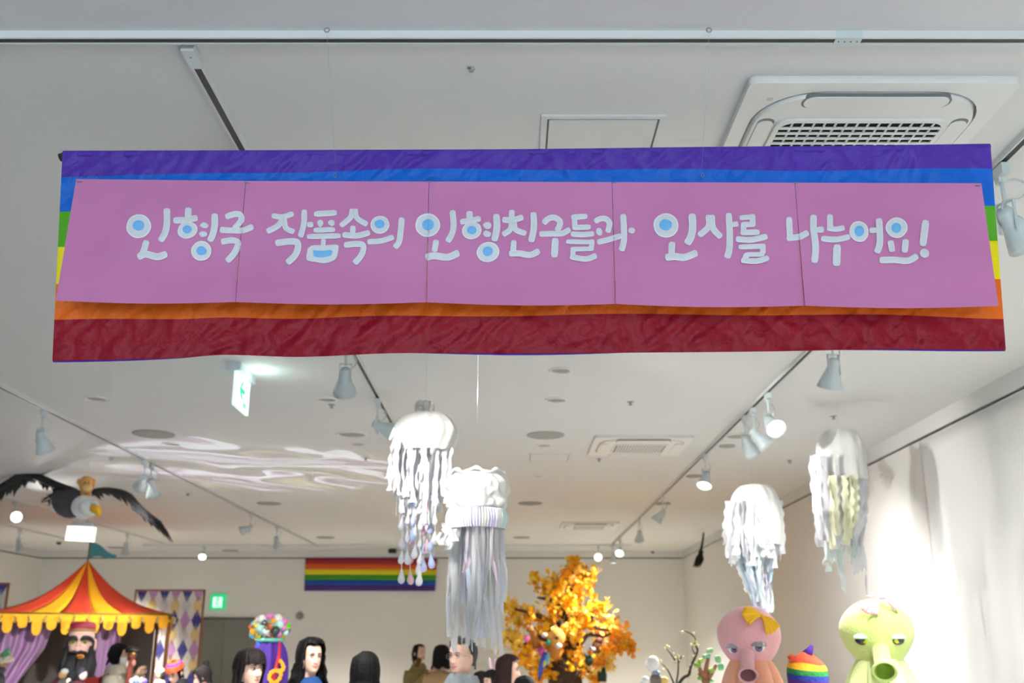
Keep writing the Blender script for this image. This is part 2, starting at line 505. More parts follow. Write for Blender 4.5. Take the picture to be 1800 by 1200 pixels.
# every letter: strokes ('s', points, width), rings ('o', centre, rx, ry, blue centre, blue rx, blue ry), dots ('d', centre, rx, ry), box
LET = [
 (1, [('o', (242,342),157,149,(242,332),75,64), ('s',[(600,118),(600,300),(575,430),(515,530)],90), ('s',[(345,525),(310,640),(275,720)],85), ('s',[(235,735),(330,695),(480,728),(600,690)],95)]),
 (1, [('s',[(872,110),(868,230)],90), ('s',[(685,270),(840,262),(985,235)],85), ('o',(860,392),128,106,(858,381),58,51), ('d',(1075,333),54,37), ('d',(1060,442),50,38), ('s',[(1205,185),(1205,330),(1180,450),(1140,530)],90), ('o',(1035,653),128,124,(1037,652),65,56)]),
 (1, [('s',[(1345,225),(1450,190),(1520,195),(1545,250),(1500,320),(1450,375)],82), ('s',[(1275,388),(1400,395),(1560,395),(1690,345)],82), ('s',[(1290,540),(1420,520),(1495,545),(1490,610),(1440,700),(1360,785)],85)]),
 (2, [('s',[(125,200),(250,215),(385,175)],70), ('s',[(265,225),(200,320),(65,395)],75), ('s',[(270,225),(295,350),(395,400)],72), ('s',[(520,130),(512,300),(470,460)],75), ('s',[(555,310),(625,310)],70), ('s',[(170,535),(330,515),(430,525),(440,600),(400,690),(310,775)],85)]),
 (2, [('s',[(640,180),(910,165)],75), ('d',(713,292),38,42), ('d',(850,288),40,38), ('s',[(635,378),(890,368)],68), ('s',[(555,455),(960,445)],70), ('s',[(752,485),(747,570)],62), ('b',[(560,600),(620,562),(780,560),(922,555),(930,630),(905,720),(830,765),(750,780),(660,765),(548,735)],[(625,620),(740,628),(850,620),(845,680),(740,706),(640,695)])]),
 (2, [('s',[(1105,120),(1080,220),(960,325)],72), ('s',[(1135,120),(1160,230),(1285,310)],72), ('s',[(1110,325),(1108,410)],72), ('s',[(985,430),(1150,445),(1315,405)],75), ('s',[(1005,560),(1130,545),(1225,555),(1235,620),(1200,700),(1130,780)],78)]),
 (2, [('o',(1438,310),115,110,(1435,302),60,53), ('s',[(1290,518),(1450,508),(1605,460)],72), ('s',[(1705,225),(1690,400),(1670,520),(1620,590)],78)]),
 (3, [('o',(238,342),162,157,(245,336),78,74), ('s',[(565,150),(580,330),(560,450),(500,560)],85), ('s',[(352,540),(325,690)],85), ('s',[(215,770),(320,745),(500,765),(650,705)],100)]),
 (3, [('s',[(790,160),(790,260)],88), ('s',[(670,300),(800,280),(935,255)],80), ('o',(820,412),130,114,(820,407),62,53), ('d',(1025,347),55,46), ('d',(1022,457),54,41), ('s',[(1142,200),(1150,380),(1115,550)],95), ('o',(1033,695),150,131,(1030,686),68,63)]),
 (3, [('s',[(1347,145),(1345,250)],80), ('s',[(1225,270),(1360,275),(1495,235)],82), ('s',[(1345,300),(1325,400),(1230,470)],80), ('s',[(1375,300),(1400,400),(1535,455)],80), ('s',[(1632,175),(1637,380),(1600,560)],90), ('s',[(1375,545),(1365,690)],82), ('s',[(1315,715),(1450,715),(1590,735),(1710,680)],88)]),
 (4, [('s',[(225,380),(310,305),(400,290),(480,340),(485,410),(440,500)],100), ('s',[(165,550),(350,545),(520,540),(650,475)],95), ('s',[(415,620),(400,915)],115)]),
 (4, [('s',[(670,285),(920,270)],90), ('s',[(715,270),(725,450)],90), ('s',[(690,450),(970,440)],90), ('s',[(665,550),(850,560),(1025,545)],92), ('s',[(590,670),(1030,680)],80), ('s',[(995,640),(985,790)],85), ('s',[(660,790),(1020,785)],78), ('s',[(695,760),(690,920)],85), ('s',[(650,910),(900,945),(1065,890)],95)]),
 (4, [('s',[(1040,355),(1120,310),(1210,310),(1270,370),(1265,440),(1245,525)],95), ('d',(1110,515),50,62), ('s',[(1080,680),(1250,640),(1460,575)],95), ('s',[(1488,240),(1500,450),(1500,650),(1460,815)],105), ('d',(1622,495),56,46)]),
 (5, [('o',(305,345),165,160,(302,338),83,75), ('s',[(648,195),(655,380),(630,500),(580,590)],105), ('s',[(385,565),(378,730)],92), ('s',[(300,768),(420,755),(550,765),(715,705)],100)]),
 (5, [('s',[(865,210),(865,360),(740,480)],85), ('s',[(910,210),(925,380),(1030,500)],90), ('s',[(1130,185),(1145,450),(1140,650),(1110,775)],92), ('s',[(1180,335),(1255,325)],75)]),
 (5, [('s',[(1278,245),(1470,230)],70), ('s',[(1445,200),(1450,350)],80), ('s',[(1300,335),(1480,330)],75), ('s',[(1330,320),(1325,450)],80), ('s',[(1290,440),(1535,435)],80), ('s',[(1230,525),(1430,535),(1640,490)],85), ('s',[(1265,630),(1600,620)],72), ('s',[(1580,590),(1580,720)],80), ('s',[(1345,730),(1600,725)],65), ('s',[(1375,720),(1340,800)],80), ('s',[(1300,805),(1500,815),(1660,770)],80)]),
 (6, [('s',[(108,205),(120,440)],75), ('s',[(85,440),(220,425),(325,375)],75), ('s',[(385,180),(385,330),(410,550),(395,715)],82), ('s',[(425,345),(500,343)],72)]),
 (6, [('s',[(572,175),(572,330)],72), ('s',[(540,325),(640,338),(735,320)],65), ('s',[(475,445),(640,455),(795,425)],70), ('s',[(652,515),(645,750)],92)]),
 (6, [('o',(900,365),108,118,(903,361),54,60), ('s',[(1020,352),(1100,350)],65), ('s',[(1125,220),(1135,420),(1130,520),(1100,605)],80)]),
 (6, [('o',(1325,325),123,117,(1322,322),55,57), ('s',[(1255,470),(1275,590)],75), ('s',[(1428,455),(1415,600)],78), ('s',[(1135,688),(1300,685),(1450,695),(1560,640)],78)]),
 (6, [('s',[(1655,240),(1620,525)],88), ('d',(1640,610),52,50)]),
]
for li, (reg, items) in enumerate(LET):
    b = B(); blues = []
    for n, it in enumerate(items):
        lift = 0.0008 + 0.00035 * n
        if it[0] == 's': stroke(b, reg, it[1], it[2], lift)
        elif it[0] == 'd': blob(b, reg, it[1], it[2], it[3], lift, 0.3 * rl.uniform(-1, 1), 0.16, n)
        elif it[0] == 'o':
            blob(b, reg, it[1], it[2], it[3], lift, -0.25, 0.05, n)
            q = B(); blob(q, reg, it[4], it[5], it[6], lift + 0.0014, 0, 0.06, n + 3, False); blues.append(q)
        else:
            polyblob(b, reg, it[1], lift); q = B(); polyblob(q, reg, it[2], lift + 0.0014); blues.append(q)
    o = obj('letter', b, [m_paint, m_paint2], pb, True, world=True)
    for q in blues: obj('blue_centre', q, m_paintblue, o, True, world=True)
# pins at the sheet corners
for (x, y) in ((140, 319), (434, 321), (755, 319), (1078, 321), (1399, 321), (1719, 326)):
    b = B(); c = on_paper(x, y, 0.002); b.box(c, (0.016, 0.002, 0.003)); obj('staple', b, m_steel, pb, False, world=True)
# hooks on the cross track and the wires that carry the banner
m_wire = M('wire', (196, 204, 206), 0.3, metal=0.6)
for (hx, hy, tx, ty, side) in ((575, 52, 589, 312, 'lettering beginning'), (1246, 50, 1235, 311, 'lettering end')):
    h = on_ceiling(hx, 56, CEIL - 0.036); top = P(tx, ty, 2.962)
    w = thing('hanging_wire', 'thin steel wire with ring hook holding up the banner near the ' + side, 'wire', top, group='wires of the banner')
    b = B(); b.tube([h + Vector((0, 0, -0.01)), top + Vector((0, 0.004, 0.03))], 0.00045, 5); obj('wire', b, m_wire, w, True, world=True)
    b = B(); b.tube([h + Vector((0.008 * math.cos(a), -0.004, 0.008 * math.sin(a) + 0.004)) for a in [k * 0.6 for k in range(11)]], 0.002, 6); obj('ring_hook', b, m_steel, w, True, world=True)
    b = B(); b.tube([top + Vector((0.004 * math.cos(a), -0.003, 0.008 * math.sin(a) + 0.006)) for a in [k * 0.6 for k in range(12)]], 0.0012, 6); obj('clip', b, m_steel, w, True, world=True)
# ------------------------------------------------------------------ things in the ceiling
m_ac = M('ac_plastic', (232, 233, 230), 0.4)
m_ac2 = M('ac_plastic_grey', (205, 206, 204), 0.45)
m_hole = M('vent_dark', (28, 32, 34), 0.8)
m_seam = M('seam', (120, 122, 121), 0.7)
def rr(cx, cy, hx, hy, r, n=8):
    out = []
    for (sx, sy, a0) in ((1, 1, 0), (-1, 1, 90), (-1, -1, 180), (1, -1, 270)):
        for k in range(n + 1):
            a = math.radians(a0 + 90 * k / n)
            out.append((cx + sx * (hx - r) + r * math.cos(a), cy + sy * (hy - r) + r * math.sin(a)))
    return out
def plate(b, poly, z0, z1, inset=0.0):
    """slab between z0 (top) and z1 (bottom face)"""
    n = len(poly); cx = sum(p[0] for p in poly) / n; cy = sum(p[1] for p in poly) / n
    def ins(p):
        d = Vector((p[0] - cx, p[1] - cy)); l = d.length
        d *= (l - inset) / l; return (cx + d.x, cy + d.y)
    vs = [(x, y, z0) for x, y in poly] + [(*ins(p), z1) for p in poly]
    fs = [tuple(range(n - 1, -1, -1)), tuple(range(n, 2 * n))]
    for i in range(n): fs.append((i, (i + 1) % n, n + (i + 1) % n, n + i))
    b.add(vs, fs)
def frame_plate(b, outer, inner, z0, z1):
    n = len(outer)
    vs = [(x, y, z1) for x, y in outer] + [(x, y, z1) for x, y in inner] + [(x, y, z0) for x, y in inner] + [(x, y, z0) for x, y in outer]
    fs = []
    for i in range(n):
        j = (i + 1) % n
        fs += [(i, j, n + j, n + i), (n + i, n + j, 2 * n + j, 2 * n + i), (3 * n + i, 3 * n + j, j, i)]
    b.add(vs, fs)
def air_conditioner(cx, cy, s, label, nx, ny, detail=True):
    t = thing('ceiling_air_conditioner', label, 'air conditioner', (cx, cy, CEIL), group='ceiling cassette air conditioners')
    h = s / 2
    b = B(); frame_plate(b, rr(0, 0, h, h, 0.03), rr(0, 0, h * .88, h * .88, 0.22), 0.0, -0.03); obj('outer_panel', b, m_ac, t, False)
    b = B(); plate(b, rr(0, 0, h * .875, h * .875, 0.22), 0.0, -0.042, 0.012); obj('inner_panel', b, m_ac, t, False)
    gx, gy = (h * .64, h * .49) if detail else (h * .52, h * .46)
    # louvre flaps on the four sides
    for k in range(4):
        a = k * PI / 2
        pl = [(x, y) for x, y in (rr(0, -h * .775, h * .55, h * .08, h * .075) if k % 2 == 0 else rr(0, -h * .76, h * .5, h * .065, h * .06))]
        pl = [(x * math.cos(a) - y * math.sin(a), x * math.sin(a) + y * math.cos(a)) for x, y in pl]
        b = B(); plate(b, pl, -0.03, -0.0425 - 0.0035, 0.003); obj('louvre_flap', b, m_ac, t, False)
        b = B()
        n = len(pl); c0 = (sum(p[0] for p in pl) / n, sum(p[1] for p in pl) / n)
        plate(b, [(c0[0] + (x - c0[0]) * 1.025, c0[1] + (y - c0[1]) * 1.06) for x, y in pl], -0.03, -0.0428, 0.0); obj('louvre_gap', b, m_seam, t, False)
    b = B(); plate(b, rr(0, 0, gx, gy, 0.05), -0.03, -0.0432); obj('grille_back', b, m_hole if detail else m_seam, t, False)
    b = B(); frame_plate(b, rr(0, 0, gx + 0.02, gy + 0.02, 0.06), rr(0, 0, gx, gy, 0.05), -0.03, -0.052); obj('grille_frame', b, m_ac, t, False)
    bx = B(); bx.box((0, 0, 0), (0.008 if detail else 0.017, gy * 2, 0.005)); mx = mesh_of('slat_mesh', bx, m_ac2 if detail else m_ac, False)
    by = B(); by.box((0, 0, 0), (gx * 2, 0.012, 0.006)); my = mesh_of('slat_mesh', by, m_ac, False)
    for i in range(1, nx): link('slat', mx, t, (-gx + 2 * gx * i / nx, 0, -0.05))
    for i in range(1, ny): link('slat', my, t, (0, -gy + 2 * gy * i / ny, -0.051))
    b = B(); b.lathe([(0, -0.031), (0.011, -0.031), (0.013, -0.029)], 14, Matrix.Translation((-h * .80, -h * .88 + .05, 0))); obj('sensor_dot', b, m_ac2, t)
    return t
A0 = on_ceiling(1325, 146, CEIL - .03); A1 = on_ceiling(1790, 148, CEIL - .03)
air_conditioner((A0.x + A1.x) / 2, A0.y + 0.475, 0.95, 'large white ceiling air conditioner cut off by the top edge of the banner', 15, 12)
A0 = on_ceiling(1045, 764); A1 = on_ceiling(1221, 765)
air_conditioner((A0.x + A1.x) / 2, A0.y + 0.475, 0.95, 'white ceiling air conditioner beyond the banner, left of the right track', 18, 1, False)
A0 = on_ceiling(985, 916)
air_conditioner(A0.x + 0.5, A0.y + 0.5, 0.95, 'farthest ceiling air conditioner on the yellowish ceiling above the golden tree', 18, 1, False)

def hatch(px0, px1, py, label, w=None):
    a = on_ceiling(px0, py); c = on_ceiling(px1, py); s = (c.x - a.x)
    t = thing('access_hatch', label, 'access hatch', (a.x + s / 2, a.y + s / 2, CEIL), group='ceiling access hatches')
    h = s / 2
    b = B(); frame_plate(b, [(-h,-h),(h,-h),(h,h),(-h,h)], [(-h+.022,-h+.022),(h-.022,-h+.022),(h-.022,h-.022),(-h+.022,h-.022)], 0, -0.008); obj('hatch_frame', b, m_ceil, t, False)
    b = B(); b.box((0, 0, -0.0015), (s - 0.044, s - 0.044, 0.002)); obj('hatch_gap', b, m_seam, t, False)
    b = B(); b.box((0, 0, -0.004), (s - 0.06, s - 0.06, 0.006)); obj('hatch_lid', b, m_ceil, t, False)
hatch(952, 1172, 201, 'square white ceiling access hatch above the middle of the banner')
hatch(928, 1005, 797, 'faint square access hatch in the ceiling beside the farther air conditioner')

m_grey = M('speaker_grille', (150, 152, 146), 0.8, bump=0.2, bscale=300)
m_ring = M('ring_white', (232, 230, 224), 0.5)
m_in = M('downlight_inside', (150, 149, 144), 0.5)
def disc(px, py, rpx, kind, label, name):
    c = on_ceiling(px, py); r = rpx * mpp(px, py, c.y)
    t = thing(name, label, 'ceiling ' + ('speaker' if kind == 'disc' else 'downlight'), (c.x, c.y, CEIL), group=('round ceiling speakers' if kind == 'disc' else 'round recessed downlights'))
    if kind == 'disc':
        b = B(); b.lathe([(r, 0), (r, -0.008), (r * .94, -0.012)], 36); obj('rim', b, m_grey, t)
        b = B(); b.lathe([(r * .94, -0.012), (r * .5, -0.013), (0, -0.013)], 36); obj('grille', b, m_grey, t)
    else:
        b = B(); b.lathe([(r, 0), (r, -0.008), (r * .9, -0.014), (r * .8, -0.008), (r * .78, -0.001)], 36); obj('ring', b, m_ring, t)
        b = B(); b.lathe([(r * .78, -0.0015), (0, -0.0015)], 36); obj('diffuser', b, m_in, t)
disc(170, 700, 21, 'ring', 'round downlight ring in the ceiling under the banner lower left corner', 'downlight')
disc(270, 762, 36, 'disc', 'dark round ceiling speaker left of the hanging exit sign', 'ceiling_speaker')
disc(302, 780, 17, 'ring', 'small white downlight ring beside the dark round speaker near the left track', 'downlight')
disc(575, 701, 19, 'ring', 'round downlight right of the hanging exit sign with sprinkler beside it', 'downlight')
disc(619, 763, 29, 'ring', 'wide round ceiling vent ring left of the upper jellyfish lantern', 'ceiling_vent')
disc(630, 780, 15, 'ring', 'small downlight just under the wide vent ring beside the upper jellyfish', 'downlight')
disc(985, 650, 21, 'ring', 'round downlight just under the middle of the banner red stripe', 'downlight')
disc(977, 702, 20, 'ring', 'round downlight between the banner red stripe and the second round speaker', 'downlight')
disc(959, 764, 33, 'disc', 'round grey ceiling speaker left of the farther air conditioner', 'ceiling_speaker')
disc(957, 782, 15, 'ring', 'small warm downlight ring under the round speaker by the farther air conditioner', 'downlight')
disc(946, 836, 11, 'ring', 'tiny downlight above the right side of the lower jellyfish lantern', 'downlight')
disc(932, 884, 21, 'disc', 'flat grey round speaker beside the lower jellyfish lantern', 'ceiling_speaker')
disc(917, 944, 15, 'disc', 'farthest round speaker on the yellowish ceiling above the golden tree', 'ceiling_speaker')
disc(1300, 766, 28, 'ring', 'wide round vent ring behind the pair of spotlights on the right track', 'ceiling_vent')
disc(1278, 783, 14, 'disc', 'small flat disc under the wide vent ring beside the right track', 'ceiling_speaker')
disc(1220, 836, 14, 'disc', 'thin flat disc between the right track and white oval jellyfish', 'ceiling_speaker')
disc(1163, 884, 16, 'disc', 'thin round speaker behind the down-pointing lit spotlight of the right track', 'ceiling_speaker')
disc(473, 884, 21, 'disc', 'round speaker in the ceiling below the coloured light patches', 'ceiling_speaker')
disc(572, 944, 16, 'disc', 'far round speaker in the ceiling above the rainbow flag on the wall', 'ceiling_speaker')
disc(405, 967, 14, 'disc', 'thin round speaker at the far edge of the ceiling above the green exit sign', 'ceiling_speaker')
disc(205, 962, 16, 'disc', 'thin round speaker above the point of the circus tent', 'ceiling_speaker')
SPR = [((583, 711), 'bright metal sprinkler head beside the downlight right of the exit sign'), ((1108, 706), 'small sprinkler head below the banner, above the farther air conditioner'),
       ((643, 805), 'small sprinkler head left of the upper jellyfish'), ((1053, 806), 'small sprinkler head under the corner of the farther air conditioner'),
       ((195, 804), 'small sprinkler head between the left track and the eagle'), ((330, 867), 'small sprinkler head right of the eagle wing'),
       ((1465, 731), 'small sprinkler head between right track and right wall'), ((1388, 809), 'small sprinkler head above the white oval jellyfish'),
       ((828, 120), 'tiny sprinkler dot in the ceiling above the banner middle')]
for (p, lab) in SPR:
    c = on_ceiling(*p)
    t = thing('sprinkler_head', lab, 'sprinkler', c, group='sprinkler heads in the ceiling')
    k = 0.45 if p[1] < 300 else 1
    b = B(); b.lathe([(0.03 * k, 0), (0.028 * k, -0.004), (0.012 * k, -0.006), (0.010 * k, -0.025 * k)], 12); obj('escutcheon', b, m_steel, t)
    b = B(); b.lathe([(0.0, -0.024 * k), (0.018 * k, -0.026 * k), (0.018 * k, -0.029 * k), (0, -0.03 * k)], 12); obj('deflector', b, m_steel, t)
m_black = M('black_plastic', (22, 22, 23), 0.4)
for (p, lab) in (((104, 951), 'small black dome camera in the ceiling left of the tent flag'), ((1147, 968), 'small black dome camera in the ceiling at the far right corner')):
    c = on_ceiling(*p); t = thing('dome_camera', lab, 'camera', c, group='dome cameras')
    b = B(); b.lathe([(0.06, 0), (0.06, -0.02), (0.055, -0.025)], 16); obj('base_ring', b, M('cam_base', (190, 190, 186), 0.5), t)
    b = B(); b.ell((0, 0, -0.024), (0.05, 0.05, 0.045), seg=16); obj('dome', b, m_black, t)
c = on_ceiling(690, 964); t = thing('projector', 'small black box mounted at the far ceiling edge above the wall flag', 'projector', c)
b = B(); b.box((0, 0, -0.05), (0.15, 0.2, 0.08)); obj('body', b, m_black, t, False)
b = B(); b.box((0, 0, -0.006), (0.06, 0.06, 0.012)); obj('mount_plate', b, m_black, t, False)

# ------------------------------------------------------------------ exit signs
m_signg = M('sign_green', (10, 180, 110), 0.4, emit=(10, 190, 120), estr=0.9)
m_signw = M('sign_white', (235, 255, 250), 0.4, emit=(215, 255, 240), estr=0.85)
m_case = M('sign_case', (200, 214, 218), 0.4)
e0 = on_ceiling(411, 636); e1 = on_ceiling(438, 663)
t = thing('exit_sign', 'lit white exit sign with green arrow hanging end-on below the banner', 'exit sign', (e0.x, (e0.y + e1.y) / 2, CEIL), group='exit signs')
L = e1.y - e0.y
b = B(); b.box((0, 0, -0.028), (0.10, L, 0.056)); obj('case', b, m_case, t, False)
b = B(); b.box((0.012, 0, -0.165), (0.022, L * .86, 0.27)); obj('lit_plate', b, m_signw, t, False)
x = 0.012 + 0.0118
zy = -0.02
b = B()
for pl in ([(-.075, 0), (-.005, .075), (.025, .06), (-.03, .005), (.02, -.055), (-.008, -.072)], [(-.04, .015), (.07, .015), (.07, -.02), (-.04, -.02)]):
    b.prism([(x, p[0] + zy, -0.16 + p[1]) for p in pl], (1, 0, 0), 0.002)
obj('arrow', b, m_signg, t, False)
b = B()
for k, (yy, zz, w, hh) in enumerate(((.0, -.255, .012, .035), (.03, -.255, .012, .035), (.055, -.255, .012, .035), (.02, -.245, .05, .008))): b.box((x, yy + .03, zz), (0.002, w, hh))
obj('sign_lettering', b, m_signg, t, False)
ld = bpy.data.lights.new('sign_glow', 'POINT'); ld.energy = 1.6; ld.color = (0.75, 1, 0.93); ld.shadow_soft_size = 0.1
lo = bpy.data.objects.new('sign_glow', ld); COL.objects.link(lo); lo.parent = t; lo.location = (0.14, 0, -0.1)
# wall exit sign
p = P(383, 1057.5, YB - 0.03); s = mpp(383, 1057, YB)
t = thing('exit_sign', 'square green running-figure exit sign on the far wall above the grey door', 'exit sign', p, group='exit signs')
hw = 13 * s; hh = 13 * s
b = B(); b.box((0, 0, 0), (hw * 2, 0.05, hh * 2)); obj('case', b, m_signg, t, False)
b = B(); b.box((0, -0.0265, -0.01), (hw * 1.25, 0.003, hh * 1.35)); obj('lit_plate', b, m_signw, t, False)
b = B(); y = -0.029
b.ell((0.01, y, hh * .42), (0.022, 0.002, 0.022)); b.tube([(0.0, y, hh * .28), (-0.01, y, -0.02), (0.04, y, -0.07), (0.02, y, -0.1)], 0.011, 6); b.tube([(-0.01, y, -0.02), (-0.05, y, -0.085)], 0.011, 6)
b.tube([(0.0, y, hh * .25), (0.05, y, 0.01)], 0.009, 6); b.tube([(0.0, y, hh * .25), (-0.055, y, 0.03)], 0.009, 6)
obj('running_figure', b, m_signg, t, False)
# white overexposed box sign under the eagle
p = P(142, 938, 13.4); s = mpp(142, 938, 13.4)
t = thing('exit_sign', 'blank bright white light box hanging between the eagle and circus tent', 'exit sign', p, rot=(0, 0.05, 0), group='exit signs')
b = B(); b.box((0, 0, 0), (50 * s, 0.03, 25 * s)); obj('lit_plate', b, M('box_white', (255, 255, 255), 0.4, emit=(255, 255, 255), estr=1.6), t, False)
zt = CEIL - p.z
b = B(); b.box((0.01, 0, 12.5 * s + 0.03), (34 * s, 0.06, 0.05)); obj('case', b, m_case, t, False)
b = B(); b.tube([(0.04, 0, 12.5 * s + 0.05), (0.04, 0, zt)], 0.012, 8); obj('stem', b, m_white, t)
# wall thermostat
p = P(527, 1082, YB - 0.01); t = thing('thermostat', 'small round grey device on the far wall below the rainbow flag', 'thermostat', p)
b = B(); b.lathe([(0.075, 0), (0.075, 0.02), (0.06, 0.03), (0, 0.03)], 20, Matrix.Rotation(PI / 2, 4, 'X')); obj('housing', b, M('therm', (128, 128, 132), 0.5), t)
b = B(); b.box((0, -0.032, 0), (0.05, 0.006, 0.05)); obj('display', b, m_grey, t, False)
# flag on the far wall
s = mpp(650, 1010, YB)
t = thing('rainbow_flag', 'dark six-striped rainbow flag hanging flat on the far wall', 'flag', P(651, 981, YB - 0.03))
cols = [(150, 20, 40), (214, 84, 22), (222, 206, 20), (54, 140, 24), (16, 66, 156), (66, 40, 118)]
for k in range(6):
    def wf(u, v, k=k):
        tt = (k + v) / 6
        q = P(lerp(lerp(537, 768, u), lerp(535, 765, u), tt), lerp(lerp(981, 982, u), lerp(1038, 1038.5, u), tt), YB - 0.03 + 0.008 * math.sin(u * 17 + tt * 2))
        return q
    b = B(); b.grid(wf, 40, 3); obj('stripe', b, M('wallflag%d' % k, cols[k], 0.7, var=.05), t, True, world=True, solid=0.002)
# black bundle hanging on a stalk near the far right corner
p0 = on_ceiling(1237, 935); yb = p0.y
t = thing('hanging_broom', 'black witch broom hanging head down near the far right corner', 'broom', p0)
q = [P(1237, 936, yb), P(1236, 945, yb), P(1234, 958, yb), P(1232, 968, yb)]
b = B(); b.tube(q, [0.018, 0.02, 0.022, 0.03], 7); obj('handle', b, M('broom_dark', (36, 34, 28), 0.8, bump=.4), t, True, world=True)
b = B(); c0 = P(1232, 972, yb)
rb = random.Random(3)
for k in range(44):
    a = rb.uniform(0, 2 * PI); e = P(1225 + rb.uniform(-6, 6), 994 + rb.uniform(-4, 3), yb) + Vector((0, 0.07 * math.sin(a), 0))
    b.tube([c0 + Vector((0.02 * math.cos(a), 0.02 * math.sin(a), 0.02)), c0.lerp(e, .5) + Vector((0.05 * math.cos(a), 0.05 * math.sin(a), 0)), e], [0.012, 0.014, 0.006], 4)
obj('bristles', b, M('broom_bristle', (30, 29, 26), 0.9), t, True, world=True)
b = B(); b.ell(P(1232, 970, yb), (0.05, 0.05, 0.04)); obj('binding', b, m_black, t, True, world=True)
# ------------------------------------------------------------------ track spotlights
m_lens = M('lens_lit', (255, 250, 240), 0.4, emit=(255, 247, 236), estr=4.0)
m_shade = M('lamp_shade', (204, 216, 219), 0.42)
_sh = B(); _sh.lathe([(0.0, 0.035), (0.026, 0.035), (0.033, 0.02), (0.036, -0.02), (0.048, -0.06), (0.066, -0.11), (0.079, -0.15), (0.0765, -0.15), (0.063, -0.105), (0.03, -0.04)], 28)
ME_SHADE = mesh_of('shade_mesh', _sh, m_shade)
_ln = B(); _ln.lathe([(0.0, -0.136), (0.0715, -0.136)], 28); ME_LENS = mesh_of('lens_mesh', _ln, m_lens, False)
_ad = B(); _ad.box((0, 0, -0.055), (0.032, 0.10, 0.045)); _ad.box((0, 0.01, -0.085), (0.026, 0.034, 0.03)); ME_AD = mesh_of('adapter_mesh', _ad, m_white, False)
_yk = B()
for s in (-1, 1): _yk.box((s * 0.037, 0, -0.055), (0.005, 0.018, 0.13))
_yk.box((0, 0, 0.01), (0.079, 0.018, 0.005)); ME_YOKE = mesh_of('yoke_mesh', _yk, m_white, False)
def lamp(px, tx, target, power, label, drop=0.19, angle=46, ty=None, hpy=None, color=(1, 0.985, 0.96), scale=1.0, cable=False, xx=None, blend=0.85):
    """tx: the track's X; px: the pixel column at which the lamp hangs; target: where it points (power 0: hanging unlit)"""
    h = CEIL - CAMZ - 0.22
    if ty is None:
        zc = tx * F / (px - 900.0); y = (zc - h * ST) / CT; x = tx
    else:
        y = ty; x = (px - 900.0) / F * (y * CT + h * ST)
    if xx is not None: x = xx
    base = Vector((x, y, CEIL))
    t = thing('track_spotlight', label, 'spotlight', base, group='white cone spotlights on the ceiling tracks')
    link('adapter', ME_AD, t)
    b = B(); b.tube([(0, 0, -0.09), (0, 0, -drop + 0.0)], 0.008 * scale, 8); obj('stem', b, m_white, t)
    head = Vector((0, 0, -drop - 0.05))
    d = Vector(target) - (base + head)
    yk = link('yoke', ME_YOKE, t, (0, 0, -drop)); yk.rotation_euler = (0, 0, math.atan2(d.y, d.x) + PI / 2)
    sh = link('shade', ME_SHADE, t, head); sh.rotation_mode = 'QUATERNION'
    q = (-d).normalized().to_track_quat('Z', 'Y'); sh.rotation_quaternion = q
    ln = link('lens', ME_LENS, sh)
    cb = B(); r = 0.05
    pts = [Vector((0.01, 0.03, -0.09))] + [Vector((0.012 + r * math.sin(a), 0.03 + 0.02 * math.sin(a), -0.10 - r * (1 - math.cos(a)))) for a in (0.5, 1.1, 1.7, 2.3, 2.8)] + [head + q @ Vector((0, 0, 0.035))]
    if cable:
        pts = [Vector((0.01, 0.03, -0.09)), Vector((0.06, 0.02, -0.075)), Vector((0.1, 0, -0.11)), Vector((0.07, 0, -0.17)), Vector((0, 0, -0.18)), head + q @ Vector((0, 0, 0.035))]
    cb.tube(catmull(pts, 4), 0.0045, 6); obj('cable', cb, m_white, t)
    if power:
        dn = d.normalized(); c = base + head + dn * 0.16
        spot('bulb_light', c, c + dn, power, angle, blend, color, 0.055, t)
    return t
DOWN = 1150.0
J1 = P(744, 790, 6.3); J2 = P(838, 890, 5.75); J3 = P(1325, 900, 7.3); J4 = P(1475, 820, 8.0)
OG = P(1540, 1100, 6.3); OP = P(1317, 1110, 6.1); TREE = P(990, 1080, 14.0)
lamp(1768, XT, (XR, 4.7, 1.6), 190, 'grey cone spotlight beside the upper right corner of the banner, half hidden', cable=True, drop=0.20, angle=95, blend=1)
lamp(1465, XT, (1.6, 7.8, 0.0), 170, 'cone spotlight pointing straight down just under the banner right end', angle=75)
lamp(1352, XT, OG + Vector((0.1, -0.5, 0)), 300, 'lit spotlight tilted to the right, topmost of the three above the white oval jellyfish', angle=42)
lamp(1325, XT, (XR, 7.8, 1.4), 95, 'lit spotlight just behind the unlit one of the pair on right track', angle=95, blend=1)
lamp(1311, XT, (XR, 10.6, 0.8), 360, 'cone spotlight pointing down, front one of the pair on right track', angle=95, blend=1)
lamp(1241, XT, (1.0, 8.6, 0.0), DOWN * 1.5, 'lit spotlight above left of the white oval jellyfish', angle=70)
lamp(1165, XT, TREE + Vector((0.1, -.3, -.2)), 900, 'lit spotlight facing down in front of the thin round speaker on right track', angle=44)
lamp(1124, XT, (2.2, 18.4, 0.0), DOWN, 'unlit-looking small spotlight pointing down between two lit ones on right track', angle=75)
lamp(1090, XT, (0.9, 14.4, 0.0), 1100, 'lit spotlight above right of the golden tree top', color=(1, .85, .52), angle=50)
lamp(1077, XT, (2.2, 20.0, 0.4), DOWN * .8, 'faint spotlight at the far end of the right track', color=(1, .82, .5), angle=75)
lamp(1052, XT, TREE + Vector((0.2, 0, -.9)), 420, 'lit spotlight at far wall height above the golden tree right side', ty=YX2, drop=0.17, color=(1, 0.84, 0.55), angle=32)
lamp(607, XT2, (-1.6, 9.6, 0), DOWN * .5, 'cone spotlight mostly hidden behind the banner lower edge on the short left track', angle=75)
